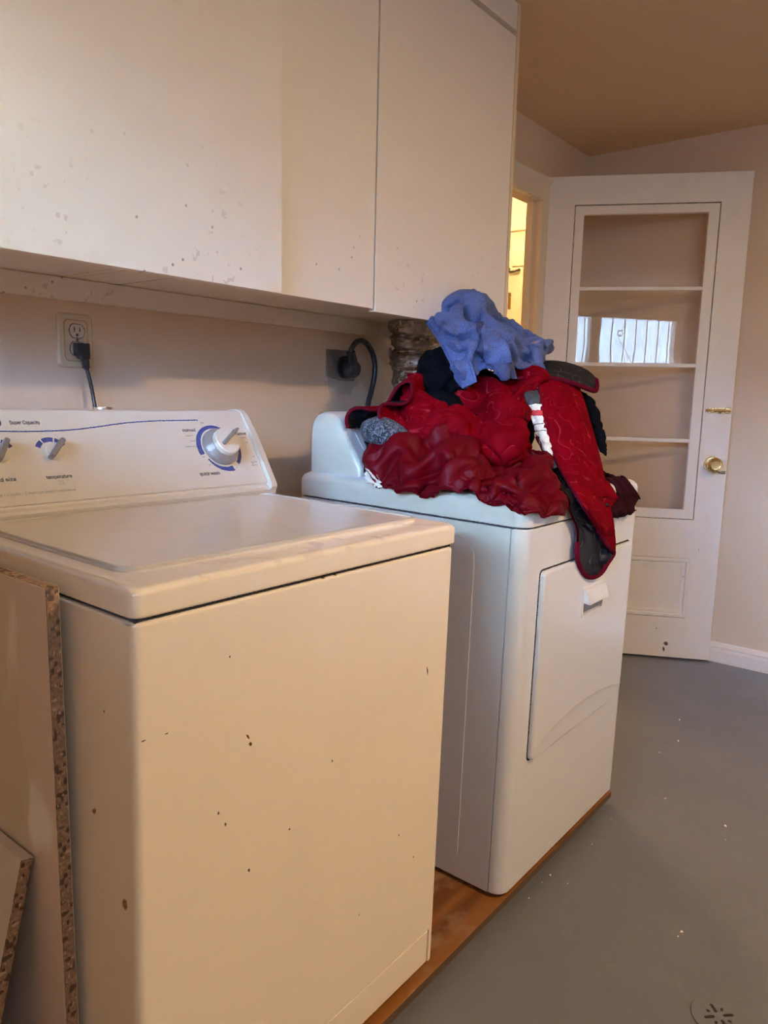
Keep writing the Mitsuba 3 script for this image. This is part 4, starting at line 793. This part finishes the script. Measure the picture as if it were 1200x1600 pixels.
# hem that opens to the left in two scoops
hem = smooth_line(spline(PL['hem'], 150), 150, 3); bk = resample(PL['hem_back'], 150)
for _ in range(6): bk[1:-1] = (bk[:-2]+2*bk[1:-1]+bk[2:])/4
t = np.linspace(0, 1, 40)[:, None, None]
H = hem[None]*(1-t)+bk[None]*t + np.array([.02, .015, .015])*(np.sin(t*math.pi)) 
HN = normals(H)
ctr = hem.mean(0)
def raw_skin(P, N, sh, flip):
    F = grid_faces(*P.shape[:2]); F = F[:, ::-1] if flip else F
    return trimesh.Trimesh((P+N*sh).reshape(-1, 3), F, process=False), grid_uv(P).reshape(-1, 2)
sgn = 1 if (HN[2, 55] @ np.array([0, 0, 1])) > 0 else -1      # upward on the outer top of the upper scoop
me, uv = raw_skin(H, HN*sgn, .0035, sgn < 0); add(J+'hem_outside', me, 'quilt_red', True, uv=uv)
me, uv = raw_skin(H, HN*sgn, -.0035, sgn > 0); add(J+'hem_lining', me, 'quilt_dark', True, uv=uv)
add(J+'piping', tube(hem, .0044, 12), 'piping', 40)
low = dense(np.stack([PL['hem_low'], PL['hem_low']+np.array([.03, .02, -.035])]), 12, 40)
tag('quilted_jacket', 'red quilted jacket with dark lining and wavy stitching heaped over the dryer', 'jacket')

# small things in the pile
kn_ = dense(PL['knit'], 36, 40); kb = outward(kn_)
sh_ = (np.sin(np.linspace(0, math.pi, 36))[:, None]**.6)*(np.sin(np.linspace(.15, math.pi*.98, 40))[None, :]**.6)
cloth('grey_sock', kn_+kb*(.009*sh_)[..., None]+np.array([-.012, -.010, 0])*np.linspace(0, 1, 40)[None, :, None], 'knit', .012, label='speckled grey knit sock tucked under the jacket hem', cat='sock')
st = refine(crumple(dense(PL['stripe'], 44, 18), .04, .05, .003, 20, seed=12, edge=.3, hi=.006, lo=-.006))
cloth('striped_sock', st, 'striped', .004, label='white sock with red stripe behind the hanging jacket flap', cat='sock')
cu = refine(crumple(dense(PL['cuff'], 34, 26), .10, .16, .004, 22, seed=14, hi=.012, lo=-.008, bend=.2), 2)
cloth('maroon_sweater', cu, 'maroon_rib', .007, label='ribbed maroon sweater cuff at the right end of the pile', cat='sweater')
pa = dense(PL['paper'], 8, 7); rp = np.random.default_rng(5)
pa = pa+outward(pa)*rp.uniform(-.005, .009, pa.shape[:2])[..., None]+rp.normal(size=pa.shape)*.0012
pm_, _ = sheet(off_dryer(pa, .004), .0006)
add('paper_tag', pm_, 'paper', False, label='crinkled shiny white paper tag sticking out under the satin shirt', cat='tag')

# blue shirt on top
sh0 = dense(PL['shirt'], 64, 72)
shirt = with_folds(dense(crumple(dense(PL['shirt'], 46, 52), .24, .24, .010, 10, seed=33, hi=.032, lo=-.030, bend=.26, lng=.05, pin=.005, edge=.35), 159, 179), 'shirt', 1.6, .003, 2, calm=.16)
cloth('blue_shirt__body', shirt, 'denim', .0018)
col0 = np.concatenate([shirt[10::3, 0], shirt[-1, :6:3]])
fl = refine(crumple(dense(PL['shirt_flap'], 34, 18), .015, .02, .002, 14, seed=41, hi=.004, lo=-.004, edge=.6), 2)
cloth('blue_shirt__front_flap', fl, 'denim', .0022)
def stitch(path, n, r=.0007, dash=2):
    P = smooth_line(path, n, 2); ms = [tube(P[i:i+dash+1], r, 5) for i in range(0, n-dash-1, dash+1)]
    return cat(ms)
N_s = outward(fl)
add('blue_shirt__stitching', stitch((fl+N_s*.0016)[1:-1, 3], 120), 'stitch_navy', False, label='navy stitching')
add('blue_shirt__stitching', stitch((fl+N_s*.0016)[1:-1, 29], 120), 'stitch_navy', False)
add('blue_shirt__placket', skin(shirt[50:145, 58:64], True, .003)[0], 'stitch_navy', True, label='dark stitched seam')
tag('blue_shirt', 'crumpled blue shirt on top of the clothes pile', 'shirt')
